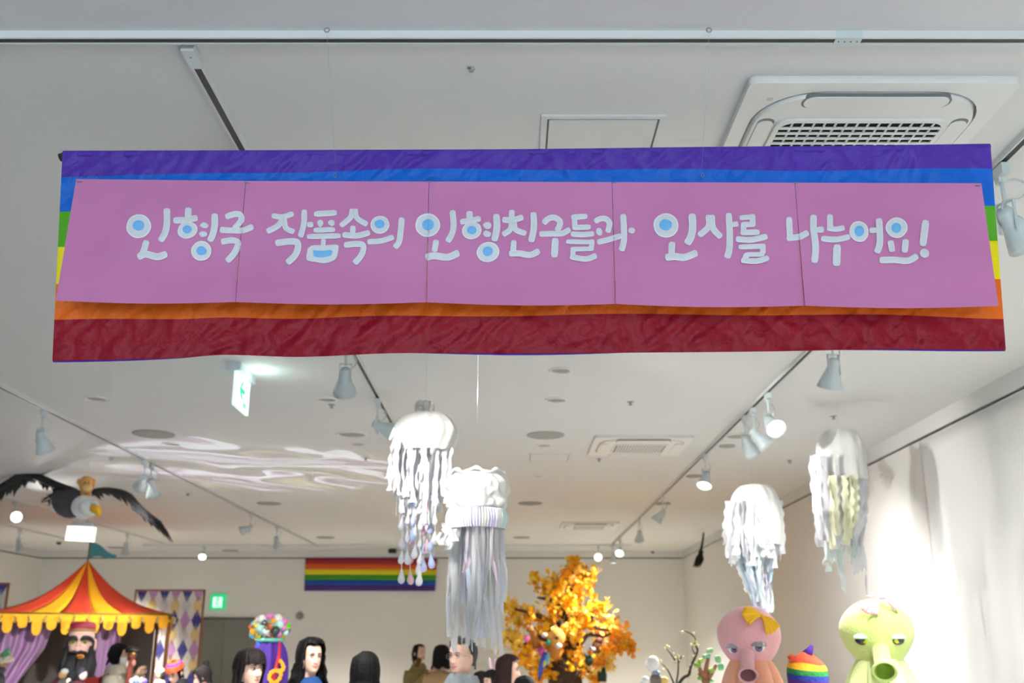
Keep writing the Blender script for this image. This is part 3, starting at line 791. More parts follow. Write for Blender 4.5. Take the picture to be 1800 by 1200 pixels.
lamp(663, XT2, P(850, 830, 7.75), 210, 'lit spotlight left of the upper jellyfish, shining on it', angle=34)
lamp(72, XT3, (-3.3, 10.2, 0.0), DOWN, 'cone spotlight pointing down on the left track above the eagle wing', angle=75)
lamp(252, XT3, (-6.3, 15.1, 1.5), 900, 'front cone spotlight of the pair above the eagle right wing', angle=36)
lamp(264, XT3, (-3.2, 12.6, 0.0), DOWN, 'rear cone spotlight of the pair above the eagle right wing', angle=75)
lamp(440, XT3, (-6.5, 15.0, 2.1), 480, 'lit spotlight facing left, below the coloured light patches')
lamp(486, XT3, (-3.6, 19.2, 0.0), DOWN, 'small unlit-looking spotlight behind the lit one below the coloured light patches', angle=75, color=(1, .9, .76))
lamp(357, XT3, (-5.6, 17.2, 0.8), 110, 'lit spotlight seen against the far wall above the green exit sign', ty=YX2, drop=0.12)
lamp(25, XT4, P(140, 890, 11.4), 330, 'lit spotlight left of the eagle below its wing', angle=36)
lamp(222, XT4, (-7.4, 19.4, 0.0), DOWN * .5, 'white spotlight pointing down right of the white light box', angle=75, color=(1, .9, .76))
lamp(33, XT5, (-8.2, 19.0, 0.0), DOWN, 'white spotlight pointing down above the left slope of the circus tent', angle=75, color=(1, .9, .76))
# unseen lamps: jellyfish keys behind the banner, others added to brighten the hall
KEY = 260.0
lamp(900, XT2, J1 + Vector((0, 0, -.05)), KEY * 2.4, 'spotlight hidden behind the banner, aimed at the upper jellyfish', ty=4.35, xx=XT2, angle=30)
lamp(900, XT2, J2 + Vector((-.1, 0, 0)), KEY * 1.3, 'spotlight hidden behind the banner, aimed at the lower jellyfish', ty=4.0, xx=XT2, angle=30)
lamp(900, XT, OG + Vector((0, 0, .0)), KEY * .75, 'spotlight added unseen behind the banner, aimed at the green octopus', ty=4.4, xx=XT, angle=34)  # added lamp, lights the octopus from the front
lamp(900, XT, J3 + Vector((0, 0, -.25)), KEY * .9, 'spotlight hidden behind the banner, aimed at the dome jellyfish', ty=4.7, xx=XT2, angle=26)
lamp(900, XT, J4 + Vector((0, 0, -.1)), KEY * 2.2, 'spotlight hidden behind the banner, aimed at the tall ragged jellyfish', ty=5.0, xx=XT2, angle=26)
lamp(900, XT, (XR, 6.0, 1.7), 230, 'spotlight added unseen behind the banner to brighten the right wall sheet', ty=4.95, xx=XT, angle=100, blend=1)  # added wall washer, lifts the right wall
lamp(900, XT, (2.4, 2.4, 0.0), DOWN * .5, 'spotlight added outside the picture to brighten the near right ceiling', ty=YX, xx=3.1, angle=80)  # added off-frame fill, floor bounce lightens the near right ceiling
lamp(900, XT, (2.5, 5.3, 0.0), DOWN * 1.1, 'spotlight added unseen behind the banner right half for light off the floor', ty=4.68, xx=XT, angle=66)  # added fill, its floor bounce lightens right wall and ceiling
lamp(900, XT2, (-1.6, 6.0, 0.0), DOWN * .7, 'spotlight added unseen behind the banner left half for light off the floor', ty=3.65, xx=XT2, angle=66)  # added fill, its floor bounce lightens the middle ceiling
# ------------------------------------------------------------------ jellyfish lanterns
rj = random.Random(11)
m_bell = M('lantern_cloth', (244, 243, 238), 0.8, bump=0.25, bscale=30, transl=0.25)
m_tulle = M('tulle_white', (242, 241, 245), 0.7, transl=0.35, bump=0.3, bscale=60)
m_sheer = M('sheer_ribbon', (230, 230, 231), 0.35, transl=0.45, alpha=0.8)
m_lilac = M('satin_lilac', (214, 204, 232), 0.35, bump=0.2, bscale=40)
m_mint = M('satin_mint', (212, 236, 234), 0.35, bump=0.2, bscale=40)
m_pinkr = M('sheer_pink', (242, 220, 230), 0.5, transl=0.4)
m_bluer = M('sheer_blue', (222, 228, 246), 0.5, transl=0.4)
m_yel = M('tulle_yellow', (248, 247, 214), 0.7, transl=0.35)
m_grn = M('tulle_mint', (218, 240, 228), 0.7, transl=0.35)
m_lav = M('yarn_lavender', (222, 220, 240), 0.8, transl=0.3)
def ribbon(name, pts, w, mat, parent, twist=0.0, seed=0, n=6, curl=0.15):
    """a soft strip of cloth through the world points"""
    c = catmull(pts, n); vs = []; fs = []
    a0 = seed * 2.399
    for i, p in enumerate(c):
        f = i / (len(c) - 1); a = a0 + twist * f + 0.5 * math.sin(f * 7 + seed)
        ww = (w(f) if callable(w) else w) / 2
        d = Vector((math.cos(a), math.sin(a), 0)); nn = Vector((-d.y, d.x, 0))
        vs += [p - d * ww + nn * ww * curl, p, p + d * ww + nn * ww * curl]
    for i in range(len(c) - 1):
        k = i * 3; fs += [(k, k + 1, k + 4, k + 3), (k + 1, k + 2, k + 5, k + 4)]
    b = B(); b.add(vs, fs)
    return obj(name, b, mat, parent, True, world=True)
def wire_up(parent, p, x=None):
    b = B(); b.tube([p, Vector((p.x, p.y, CEIL))], 0.0006, 5); obj('wire', b, m_wire, parent, True, world=True)
def bell_grid(c, s, prof, nrib, amp, seed, nu=72, nv=26, crush=0.0):
    """c: centre world, s: metres per px; prof: [(dz px, radius px)] from the top down"""
    zs = [p[0] for p in prof]; rs = [p[1] for p in prof]
    L = zs[-1] - zs[0]
    def fn(u, v):
        z = zs[0] + L * v; r = smooth_interp(zs, rs, z); a = 2 * PI * u
        k = 1 + amp * abs(math.cos(a * nrib / 2 + seed)) - amp + 0.05 * noise.noise(Vector((math.cos(a) * 2 + seed, math.sin(a) * 2, v * 3)))
        if crush: k += crush * noise.noise(Vector((math.cos(a) * 5, math.sin(a) * 5 + seed, v * 5)))
        return c + Vector((math.cos(a) * r * k * s, math.sin(a) * r * k * s, -z * s + crush * 0.06 * noise.noise(Vector((a, seed, v * 4)))))
    b = B(); b.grid(fn, nu, nv, True); return b
# --- upper jellyfish: gathered lantern with strings of drops
Y1 = 6.3; s1 = mpp(745, 800, Y1)
def q1(x, y, dy=0.0): 
    return P(x, y, Y1 + dy)
j1 = thing('jellyfish_lantern', 'upper white jellyfish lantern with strings of falling drops', 'lantern', q1(748, 722), group='hanging jellyfish lanterns')
obj('bell', bell_grid(q1(750, 724), s1, [(0, 4), (3, 26), (12, 44), (30, 57), (46, 58), (62, 50), (72, 44)], 14, 0.07, 1), m_bell, j1, True, world=True)
b = B()
for k in range(14):
    a = k * 2.4; b.ell(q1(746 + 10 * math.cos(a), 720 + rj.uniform(-8, 2)) + Vector((0, 0.03 * math.sin(a), 0)), (0.025, 0.02, 0.035), (rj.uniform(-1, 1), rj.uniform(-1, 1), 0), 8, 6)
obj('gathered_top', b, M('gather_cloth', (248, 247, 244), .8, transl=.3), j1, True, world=True)
wire_up(j1, q1(748, 716))
for k in range(46):
    a = 2 * PI * k / 46 + rj.uniform(-.05, .05); rx = 40 + rj.uniform(-14, 6)
    x0 = 748 + rx * math.cos(a); dy = rx * s1 * math.sin(a); end = rj.uniform(868, 925) if x0 < 770 else rj.uniform(850, 900)
    p = [q1(x0, 786, dy), q1(x0 + rj.uniform(-4, 2) - 3, 830, dy), q1(x0 + rj.uniform(-5, 3) - 5, end, dy)]
    ribbon('lace_strip', p, lambda f: 0.035 + 0.012 * math.sin(f * 20), m_tulle if k % 6 else m_bluer, j1, 1.5, k, 5, 0.4)
for k, (x0, x1, e) in enumerate(((690, 686, 862), (694, 690, 866), (698, 696, 862), (700, 700, 870), (688, 683, 840))):
    ribbon('lace_strip', [q1(x0 + 6, 770, -.12), q1(x0 - 2, 800, -.14), q1(x1, e, -.14)], lambda f: 0.03 + 0.02 * math.sin(f * 26) * f, m_tulle, j1, 2.0, k + 3, 7, 0.5)
_dr = B(); _dr.lathe([(0.0, 0.03), (0.004, 0.022), (0.010, 0.006), (0.017, -0.012), (0.018, -0.022), (0.013, -0.033), (0.0, -0.038)], 12)
drop_me = {n: mesh_of('drop_mesh', _dr, m) for n, m in (('w', m_tulle), ('p', M('drop_pink', (244, 206, 214), 0.5, transl=.3)), ('b', M('drop_blue', (196, 208, 242), 0.5, transl=.3)))}
STR = [(706, 880, 1018, 'w'), (721, 890, 1020, 'p'), (738, 900, 1022, 'w'), (712, 870, 960, 'w'), (730, 875, 975, 'w'), (745, 880, 998, 'b'), (757, 870, 992, 'b'), (765, 868, 950, 'w'), (750, 870, 965, 'p'), (735, 868, 1004, 'w'), (716, 868, 985, 'w'), (760, 880, 970, 'w'), (726, 868, 945, 'b'), (742, 866, 935, 'p')]
for k, (x, ya, yb, c) in enumerate(STR):
    dy = rj.uniform(-.13, .13)
    b = B(); b.tube([q1(x + 2, ya - 20, dy), q1(x, (ya + yb) / 2, dy), q1(x, yb, dy)], 0.003, 5); st = obj('drop_string', b, m_tulle, j1, True, world=True)
    y = yb; i = 0
    while y > ya - 6 and i < 6:
        o = link('drop', drop_me[c if i < 3 else 'w'], st); f = 1.25 if i == 0 else rj.uniform(0.85, 1.15)
        o.location = q1(x + rj.uniform(-1, 1), y - 8, dy); o.scale = (f, f, f * 1.15)
        o.rotation_euler = (rj.uniform(-.15, .15), rj.uniform(-.15, .15), 0)
        o.matrix_parent_inverse = (st.parent.matrix_basis @ st.matrix_parent_inverse).inverted()
        y -= rj.uniform(26, 36); i += 1
# --- lower jellyfish: drum of crumpled cloth, pleated lilac band, long sheer ribbons
Y2 = 5.75; s2 = mpp(838, 900, Y2)
def q2(x, y, dy=0.0):
    return P(x, y, Y2 + dy)
j2 = thing('jellyfish_lantern', 'lower white jellyfish lantern with lilac pleated band and long sheer ribbons', 'lantern', q2(838, 832), group='hanging jellyfish lanterns')
obj('bell', bell_grid(q2(838, 832), s2, [(-2, 3), (0, 30), (3, 46), (14, 54), (30, 56), (46, 54), (62, 50), (66, 44)], 9, 0.05, 3, 90, 34, 0.12), m_bell, j2, True, world=True)
b = B(); b.tube([q2(838, 833) + Vector((47 * s2 * math.cos(a), 47 * s2 * math.sin(a), 0.012 * math.sin(a * 7))) for a in [2 * PI * k / 60 for k in range(61)]], [0.012 + 0.004 * math.sin(k * 1.7) for k in range(61)], 7); obj('frill', b, m_bell, j2, True, world=True)
wire_up(j2, q2(838, 832))
NB = 22
for k in range(NB):
    a0 = 2 * PI * k / NB; a1 = 2 * PI * (k + 1) / NB
    mm = [m_lilac, m_bell, m_lilac, m_bell, m_mint, m_bell][(k * 5) % 6]
    def bf(u, v, a0=a0, a1=a1):
        a = lerp(a0, a1, u); r = (48 + 5 * math.sin(PI * v)) * s2 * (1 + 0.05 * math.cos(u * PI * 6))
        return q2(838, lerp(896, 930, v)) + Vector((math.cos(a) * r, math.sin(a) * r, 0))
    b = B(); b.grid(bf, 12, 5); obj('pleated_band', b, mm, j2, True, world=True)
for k in range(84):
    a = 2 * PI * k / 84 + rj.uniform(-.1, .1); rr_ = rj.uniform(20, 46)
    x0 = 838 + rr_ * math.cos(a); dy = rr_ * s2 * math.sin(a)
    e = rj.uniform(1105, 1150) if k % 3 else rj.uniform(1040, 1110)
    if k % 8 == 1: mm = m_pinkr; e = rj.uniform(980, 1050)
    elif k % 13 == 3: mm = m_bluer
    else: mm = m_sheer
    dr = -6 if x0 < 810 else 0
    p = [q2(x0, 905, dy), q2(x0 + rj.uniform(-5, 5) + dr * .5, 970, dy), q2(x0 + rj.uniform(-6, 6) + dr, 1050 if e > 1060 else (e + 970) / 2, dy), q2(x0 + rj.uniform(-9, 9) + dr * 1.3, e, dy)]
    ribbon('sheer_strip', p, lambda f: 0.034 * (1 - 0.4 * f), mm, j2, rj.uniform(-2, 2), k, 6, 0.3)
for k in range(6):
    b = B(); x, y = [(782, 940), (790, 948), (776, 946), (797, 940), (786, 930), (788, 955)][k]
    b.grid(lambda u, v: q2(x + (u - .5) * 14 + 3 * math.sin(v * 5 + k), y + (v - .5) * 22, -0.15 + 0.02 * math.sin(u * 8 + k)), 4, 5); obj('cloth_scrap', b, m_bell, j2, True, world=True)
# --- oval jellyfish near the right wall
Y3 = 7.3; s3 = mpp(1325, 920, Y3)
def q3(x, y, dy=0.0):
    return P(x, y, Y3 + dy)
j3 = thing('jellyfish_lantern', 'white dome jellyfish lantern above the pink octopus with shaggy tail', 'lantern', q3(1325, 850), group='hanging jellyfish lanterns')
obj('bell', bell_grid(q3(1325, 850), s3, [(0, 3), (2, 20), (12, 34), (30, 43), (55, 46), (90, 45), (108, 41)], 12, 0.05, 2, 72, 26, 0.03), m_bell, j3, True, world=True)
wire_up(j3, q3(1323, 851))
for k in range(54):
    a = 2 * PI * k / 54; rr_ = rj.uniform(46, 50) if k % 2 else rj.uniform(34, 44)
    x0 = 1325 + rr_ * math.cos(a); dy = rr_ * s3 * math.sin(a); e = rj.uniform(950, 985) if k % 2 else rj.uniform(975, 1000)
    ribbon('cloth_strip', [q3(1325 + (x0 - 1325) * .9, 880, dy * .9), q3(x0, 920, dy), q3(x0 + rj.uniform(-2, 3), e, dy)], lambda f: 0.045 + 0.016 * math.sin(f * 24 + k), m_tulle, j3, 1.0, k, 7, 0.35)
for k in range(70):
    a = 2 * PI * k / 70 * 3; r0 = rj.uniform(4, 36); e = rj.uniform(1010, 1090)
    dy = r0 * s3 * math.sin(a) * .8; f = (e - 960) / 130
    cx = lerp(1325, 1340, f); wd = lerp(36, 15, f)
    x0 = 1325 + r0 * math.cos(a); x1 = cx + wd * math.cos(a) * r0 / 36
    mm = [m_lav, m_tulle, m_lav, m_bluer, m_tulle, m_mint][k % 6] if k % 9 else M('yarn_teal', (190, 222, 234), 0.7)
    ribbon('yarn_strip', [q3(x0, 950, dy), q3(lerp(x0, x1, .5) + rj.uniform(-4, 4), (960 + e) / 2, dy), q3(x1 + rj.uniform(-5, 5), e, dy * .6)], lambda f: 0.024 + 0.010 * math.sin(f * 40 + k), mm, j3, rj.uniform(-4, 4), k, 7, 0.5)
# --- tall ragged jellyfish by the right wall
Y4 = 8.0; s4 = mpp(1475, 850, Y4)
def q4(x, y, dy=0.0):
    return P(x, y, Y4 + dy)
j4 = thing('jellyfish_lantern', 'tall white and yellow jellyfish lantern with ragged tail above the green octopus', 'lantern', q4(1474, 752), group='hanging jellyfish lanterns')
obj('bell', bell_grid(q4(1474, 752), s4, [(0, 3), (2, 16), (10, 30), (24, 39), (50, 42), (80, 42), (96, 41)], 12, 0.05, 5, 72, 20, 0.03), m_bell, j4, True, world=True)
wire_up(j4, q4(1474, 753))
for k in range(60):
    a = 2 * PI * k / 60; rr_ = rj.uniform(42, 46) if k % 2 else rj.uniform(30, 41); x0 = 1474 + rr_ * math.cos(a); dy = rr_ * s4 * math.sin(a); e = rj.uniform(925, 965)
    mm = m_tulle
    if a > PI and (abs(x0 - 1462) < 7 or abs(x0 - 1492) < 9): mm = m_yel; dy *= 1.1
    ribbon('ragged_strip', [q4(x0, 800 if mm is m_tulle else 835, dy), q4(x0 + 3, 880, dy), q4(1477 + (x0 - 1474) * .85 + rj.uniform(-3, 5), e, dy)], lambda f: 0.05 + 0.018 * math.sin(f * 30 + k), mm, j4, 1.0, k, 8, 0.4)
for k in range(26):
    a = rj.uniform(0, 2 * PI); rr_ = rj.uniform(5, 34); x0 = 1478 + rr_ * math.cos(a); dy = rr_ * s4 * math.sin(a)
    if 1465 < x0 < 1490 and k % 2: x0 += 22
    e = rj.uniform(965, 1005); ribbon('ragged_strip', [q4(x0, 930, dy), q4(x0 + rj.uniform(-4, 4), (930 + e) / 2, dy), q4(x0 + rj.uniform(-5, 7), e, dy)], lambda f: 0.035 * (1 - .4 * f), [m_tulle, m_tulle, m_grn][k % 3], j4, 3, k, 6, 0.5)
for k, (pts, mm) in enumerate((([(1472, 950), (1474, 985), (1481, 1010), (1486, 1040)], m_grn), ([(1468, 950), (1473, 990), (1482, 1015), (1483, 1036)], m_tulle), ([(1512, 960), (1520, 1000), (1521, 1025), (1523, 1046)], m_tulle), ([(1510, 960), (1512, 990), (1508, 1010)], m_tulle), ([(1515, 960), (1503, 1000), (1500, 1012)], m_tulle), ([(1448, 950), (1450, 975), (1449, 992)], m_tulle), ([(1455, 950), (1458, 985), (1459, 1004)], m_grn))):
    ribbon('ragged_strip', [q4(x, y, -0.08) for x, y in pts], lambda f: 0.05 * (1 - .45 * f), mm, j4, 2, k + 2, 6, 0.4)

# ------------------------------------------------------------------ octopus puppets
m_felt_p = M('felt_pink', (240, 176, 180), 0.9, bump=0.3, bscale=60, var=0.05, vscale=14, sheen=0.3)
m_felt_o = M('felt_peach', (246, 176, 140), 0.9, bump=0.3, bscale=60, var=0.05, sheen=0.3)
m_felt_g = M('felt_green', (206, 222, 132), 0.9, bump=0.3, bscale=60, var=0.12, vscale=9, sheen=0.3)
m_felt_g2 = M('felt_lightgreen', (216, 232, 156), 0.9, bump=0.3, bscale=60, var=0.06, sheen=0.3)
m_plinth = M('plinth_white', (228, 226, 220), 0.6)
m_gloss = M('eye_black', (10, 10, 12), 0.08, spec=0.8)
def plinth(x, y, z, w, label, d=None):
    t = thing('display_plinth', label, 'plinth', (x, y, 0), group='display plinths')
    d = d or w
    b = B(); b.box((0, 0, z / 2), (w, d, z - 0.002)); obj('body', b, m_plinth, t, False)
    b = B(); b.box((0, 0, 0.03), (w + 0.01, d + 0.01, 0.06)); obj('skirting', b, m_white, t, False)
    return t
def octopus(cx, top, bot, halfw, Y, mats, snout0, snout1, sr, eyes, label, style):
    m_h, m_b, m_in, m_lid, m_iris = mats
    s = mpp(cx, (top + bot) / 2, Y)
    c = P(cx, (top + bot) / 2, Y); H = (bot - top) * s; R = halfw * s
    zb = 0.95
    t = thing('octopus_puppet', label, 'puppet', (c.x, c.y, zb), group='felt octopus puppets')
    def W(v): return v
    # head: egg, widest above the middle
    prof = [(H * .5, 0.02), (H * .485, .25), (H * .44, .48), (H * .34, .74), (H * .2, .93), (H * .05, 1.0), (-H * .1, .95), (-H * .25, .80), (-H * .38, .60), (-H * .47, .42), (-H * .5, .30)]
    zs = [-p[0] for p in prof]; rs = [p[1] for p in prof]
    def hf(u, v):
        z = lerp(zs[0], zs[-1], v); r = smooth_interp(zs, rs, z) * R; a = 2 * PI * u
        r *= 1 + 0.012 * noise.noise(Vector((math.cos(a) * 2, math.sin(a) * 2, z * 9)))
        return c + Vector((r * math.cos(a), r * math.sin(a) * 0.95, -z))
    b = B(); b.grid(hf, 56, 36, True); obj('head', b, m_h, t, True, world=True)
    yf = Y - R * .86
    # snout
    a = P(snout0[0], snout0[1], Y - R * .62); e = P(snout1[0], snout1[1], Y - R * 1.45)
    L = (e - a).length; d = (e - a).normalized(); R4 = d.to_track_quat('Z', 'Y').to_matrix().to_4x4(); R4.translation = a
    r = sr * s
    b = B(); b.lathe([(r * .98, -0.02), (r * .92, L * .3), (r * .9, L * .75), (r * 1.02, L * .86), (r * 1.28, L * .95), (r * 1.36, L * 1.0), (r * 1.26, L * 1.03), (r * 1.02, L * .99)], 28, R4); sn = obj('snout', b, m_h, t, True, world=True)
    b = B(); b.lathe([(r * 1.03, L * .995), (r * .9, L * .9), (r * .7, L * .75), (0, L * .7)], 28, R4); obj('snout_hole', b, m_in, sn, True, world=True)
    for (ex, ey, er, sgn) in eyes:
        k = (ex - cx) / halfw
        rz = smooth_interp(zs, rs, (ey - (top + bot) / 2) * s)
        yy = Y
        for _ in range(8):
            dx = (P(ex, ey, yy).x - c.x) / R
            yy = Y - 0.95 * R * math.sqrt(max(0.05, rz * rz - dx * dx)) + er * s * .2
        ec = P(ex, ey, yy); er_ = er * s
        b = B(); b.ell(ec, (er_, er_ * .7, er_ * .82), seg=20, rings=14); ey_o = obj('eye', b, M('eye_' + style, (240, 238, 236), 0.15) if style == 'pink' else m_gloss, t, True, world=True)
        ic = ec + Vector((-0.05 * er_ * sgn if style == 'pink' else -0.35 * er_ * sgn, -er_ * .52, -er_ * .12))
        b = B(); b.ell(ic, (er_ * .62 if style == 'pink' else er_ * .42, er_ * .25, er_ * .6 if style == 'pink' else er_ * .45), seg=16); obj('iris', b, m_iris, ey_o, True, world=True)
        pc2 = ec + Vector((-0.02 * er_ * sgn, -er_ * .68, 0.08 * er_))
        b = B(); b.ell(pc2, (er_ * .34, er_ * .16, er_ * .4), seg=14); obj('pupil', b, m_gloss, ey_o, True, world=True)
        # heavy upper lid
        def lid(u, v, ec=ec, er_=er_):
            a = PI * u; ph = lerp(0.05, 1.0, v) * PI * .5
            k2 = 1.22
            return ec + Vector((-math.cos(a) * er_ * k2 * (0.25 + .75 * math.sin(ph)) * 1.0, -er_ * .95 * math.sin(a) * math.sin(ph) - 0.002, er_ * 1.0 * math.cos(ph) * (0.75) + er_ * .12))
        b = B(); b.grid(lid, 18, 8); obj('eyelid', b, m_lid, t, True, world=True, solid=0.006)
    # body and arms hanging down to the plinth
    zt = c.z - H * .42
    b = B(); b.lathe([(R * .30, zt + .06), (R * .45, zt - .02), (R * .62, zt - .15), (R * .7, zt - .35), (R * .75, zb + 0.05), (R * .6, zb + .004), (0, zb + .004)], 28, Matrix.Translation((c.x, c.y, 0))); obj('body', b, m_b, t, True, world=True)
    for k in range(8):
        an = 2 * PI * k / 8 + .3; o = R * .42
        p = [Vector((c.x + o * math.cos(an) * .6, c.y + o * math.sin(an) * .6, zt + .03)), Vector((c.x + o * 1.6 * math.cos(an), c.y + o * 1.6 * math.sin(an), zt - .10)), Vector((c.x + o * 2.2 * math.cos(an), c.y + o * 2.2 * math.sin(an), zt - .30)), Vector((c.x + o * 2.1 * math.cos(an), c.y + o * 2.1 * math.sin(an), zb + .09)), Vector((c.x + o * 2.5 * math.cos(an), c.y + o * 2.5 * math.sin(an), zb + .05))]
        b = B(); cc = catmull(p, 5); b.tube(cc, [lerp(.062, .038, i / (len(cc) - 1)) for i in range(len(cc))], 12); obj('arm', b, m_b, t, True, world=True)
    plinth(c.x, c.y, zb, 0.62, 'white plinth under the %s octopus puppet' % style)
    return t, c, s, R
m_glit = M('glitter_silver', (196, 200, 204), 0.25, metal=0.5, bump=0.8, bscale=260)
op = octopus(1317, 1066, 1174, 55, 6.1, (m_felt_p, m_felt_o, M('snout_dark', (150, 96, 100), .9), m_glit, M('iris_mauve', (120, 96, 130), .3)), (1313, 1146), (1315, 1187), 12.5, [(1289, 1140, 9.5, -1), (1333, 1137, 11, 1)], 'pink felt octopus puppet with yellow tassel hair and silver eyelids', 'pink')
og = octopus(1541, 1054, 1172, 63, 6.3, (m_felt_g, m_felt_g2, M('snout_green', (126, 158, 40), .9), M('lid_mint', (190, 232, 190), .6), M('iris_yellow', (196, 190, 40), .3)), (1546, 1136), (1555, 1180), 15.5, [(1514, 1124, 11, -1), (1578, 1124, 11, 1)], 'light green felt octopus puppet with pink and white tassel hair', 'green')
def tassel(root, knot, tips, Yk, mat, n, label):
    t = root
    K = P(knot[0], knot[1], Yk)
    for (x0, y0, x1, y1, dy) in tips:
        for k in range(n):
            f = k / (n - 1); e = P(lerp(x0, x1, f), lerp(y0, y1, f), Yk + dy) + Vector((0, rj.uniform(-.01, .01), 0))
            mid = K.lerp(e, .5) + Vector((0, -0.02, 0.012))
            b = B(); b.tube(catmull([K, mid, e], 4), [0.006] * 8 + [0.005], 6); obj('yarn_strand', b, mat, t, True, world=True)
    b = B(); b.ell(K, 0.014); obj('tassel_knot', b, mat, t, True, world=True)
tassel(op[0], (1338, 1082), [(1309, 1067, 1304, 1078, -.05), (1304, 1080, 1316, 1098, -.07), (1370, 1100, 1362, 1110, -.05), (1360, 1112, 1348, 1115, -.06)], 5.97, M('yarn_yellow', (255, 196, 40), .8), 8, '')
m_yarnp = M('yarn_pinkwhite', (246, 202, 208), .8, var=.12, vscale=30)
tassel(og[0], (1543, 1051), [(1512, 1070, 1524, 1078, -.06), (1526, 1079, 1543, 1080, -.07), (1580, 1064, 1574, 1072, -.05), (1562, 1056, 1578, 1062, -.03)], 6.17, m_yarnp, 8, '')
tassel(og[0], (1543, 1051), [(1532, 1043, 1536, 1045, 0.0), (1524, 1049, 1528, 1051, 0.0), (1560, 1050, 1564, 1052, 0.02)], 6.2, m_yarnp, 2, '')
# white sheet of cloth hung along the right wall
m_sheet = M('wall_sheet', (240, 240, 238), 0.75, bump=0.06, bscale=8)
sh = thing('white_sheet', 'white cloth sheet with soft vertical folds covering the near part of the right wall', 'sheet', (XR - 0.04, 6.0, 3.2))
def shf(u, v):
    y = lerp(8.75, 3.0, u); z = lerp(GAP - .03, 0.06, v)
    d = 0.03 + 0.02 * math.sin(y * 5.2 + 0.6 * math.sin(z * 2)) + 0.014 * noise.noise(Vector((y * 3, z * .8, 1))) + .006 * math.sin(y * 17 + z)
    return (XR - max(0.006, d * (0.4 + .6 * v)), y + .12 * v * math.sin(v * 5) * .3, z)
b = B(); b.grid(shf, 120, 24); obj('cloth', b, m_sheet, sh, True, world=True, solid=0.002)
# ------------------------------------------------------------------ eagle with a monkey on its back
re_ = random.Random(21)
YE = 11.6; se = mpp(140, 885, YE)
def qe(x, y, dy=0.0):
    return P(x, y, YE + dy)
m_feather = M('feather_black', (26, 25, 27), 0.75, bump=0.5, bscale=50)
m_fgrey = M('feather_grey', (78, 76, 78), 0.9, bump=0.9, bscale=90, var=0.7, vscale=70)
m_fwhite = M('feather_white', (242, 242, 240), 0.8, bump=0.6, bscale=60)
m_beak = M('beak_yellow', (238, 186, 30), 0.35)
eg = thing('eagle_puppet', 'large flying eagle puppet with white head hanging from the ceiling', 'puppet', qe(140, 885))
b = B(); b.tube(catmull([qe(100, 872, .42), qe(112, 878, .2), qe(128, 886, 0), qe(146, 892, -.12), qe(156, 892, -.2)], 5), [0.03, .05, .08, .10, .125, .15, .165, .172, .175, .172, .165, .155, .14, .13, .115, .1, .085, .075, .065, .05, .03], 18); obj('body', b, m_fgrey, eg, True, world=True)
b = B(); b.ell(qe(157, 892, -.24), (.115, .13, .10), (0.25, 0.3, 0), 20, 14); b.ell(qe(146, 890, -.14), (.13, .12, .13), None, 18, 12)
for k in range(26):
    a = k * 2.399; b.tube([qe(150, 890, -.16) + Vector((.1 * math.cos(a), 0.02, .1 * math.sin(a))), qe(143, 892, -.08) + Vector((.16 * math.cos(a), re_.uniform(0, .06), .15 * math.sin(a)))], [.03, .004], 5)
hd = obj('head', b, m_fwhite, eg, True, world=True)
b = B(); b.tube(catmull([qe(165, 892, -.30), qe(171, 896, -.37), qe(174, 903, -.40), qe(173, 908, -.40)], 4), [.055, .056, .055, .052, .05, .046, .042, .036, .03, .024, .018, .01, .004], 12); obj('beak', b, m_beak, hd, True, world=True)
for dx in (163, 171):
    b = B(); b.ell(qe(dx + 2, 887, -.35), .016); obj('eye', b, m_gloss, hd, True, world=True)
b = B(); b.tube([qe(160, 885, -.33), qe(168, 884, -.38), qe(176, 888, -.36)], [.012, .016, .008], 6); obj('brow', b, m_fwhite, hd, True, world=True)
def wing(pts, rad, feathers):
    b = B(); c = catmull(pts, 6); n = len(c)
    b.tube(c, [interp(list(range(len(rad))), rad, i / 6) for i in range(n)], 12, True, 0.55)
    w = obj('wing', b, m_feather, eg, True, world=True)
    for k in range(feathers):
        f = (k + .5) / feathers; i = min(n - 2, int(f * (n - 1))); p = c[i]; L = lerp(.12, .30, f ** 1.5) * re_.uniform(.7, 1.25)
        out = (c[i + 1] - c[i]).normalized()
        d = (out * lerp(.15, .8, f) + Vector((0, .75, -.35 - .35 * f)) ).normalized()
        e = p + d * L + Vector((0, 0, re_.uniform(-.05, .02)))
        q = B(); q.tube([p, p.lerp(e, .5), e], [.026, .03, .004], 6, True, .35); obj('feather', q, m_feather, w, True, world=True)
wing([qe(128, 862, .02), qe(100, 853, .05), qe(66, 838, .08), qe(44, 834, .1), qe(22, 845, .15), qe(-8, 862, .2), qe(-45, 880, .25)], [.07, .085, .08, .075, .07, .06, .03], 26)
wing([qe(152, 868, .02), qe(180, 862, .05), qe(206, 864, .08), qe(226, 872, .1), qe(240, 887, .12), qe(262, 905, .15), qe(284, 918, .18)], [.07, .07, .07, .075, .065, .05, .02], 26)
for k in range(5):
    q = B(); q.tube([qe(232 + 8 * k, 880 + 8 * k, .12), qe(234 + 9 * k, 892 + 7 * k, .13), qe(236 + 10 * k, 900 + 6 * k, .12)], [.03, .022, .005], 6); obj('feather', q, m_feather, eg, True, world=True)
for k in range(12):
    q = B(); x0 = re_.uniform(98, 108); e = qe(re_.uniform(72, 106), re_.uniform(866, 890), .5)
    q.tube([qe(x0, 868, .35), qe((x0 * 2 + 76) / 3, 866 + k, .45), e], [.03, .03, .006], 6, True, .4); obj('tail_feather', q, m_feather, eg, True, world=True)
for x in (142, 146):
    b = B(); b.tube([qe(x, 905, -.05), qe(x - 1, 910, -.08), qe(x + 3, 915, -.08)], .012, 6); obj('claw', b, m_fwhite, eg, True, world=True)
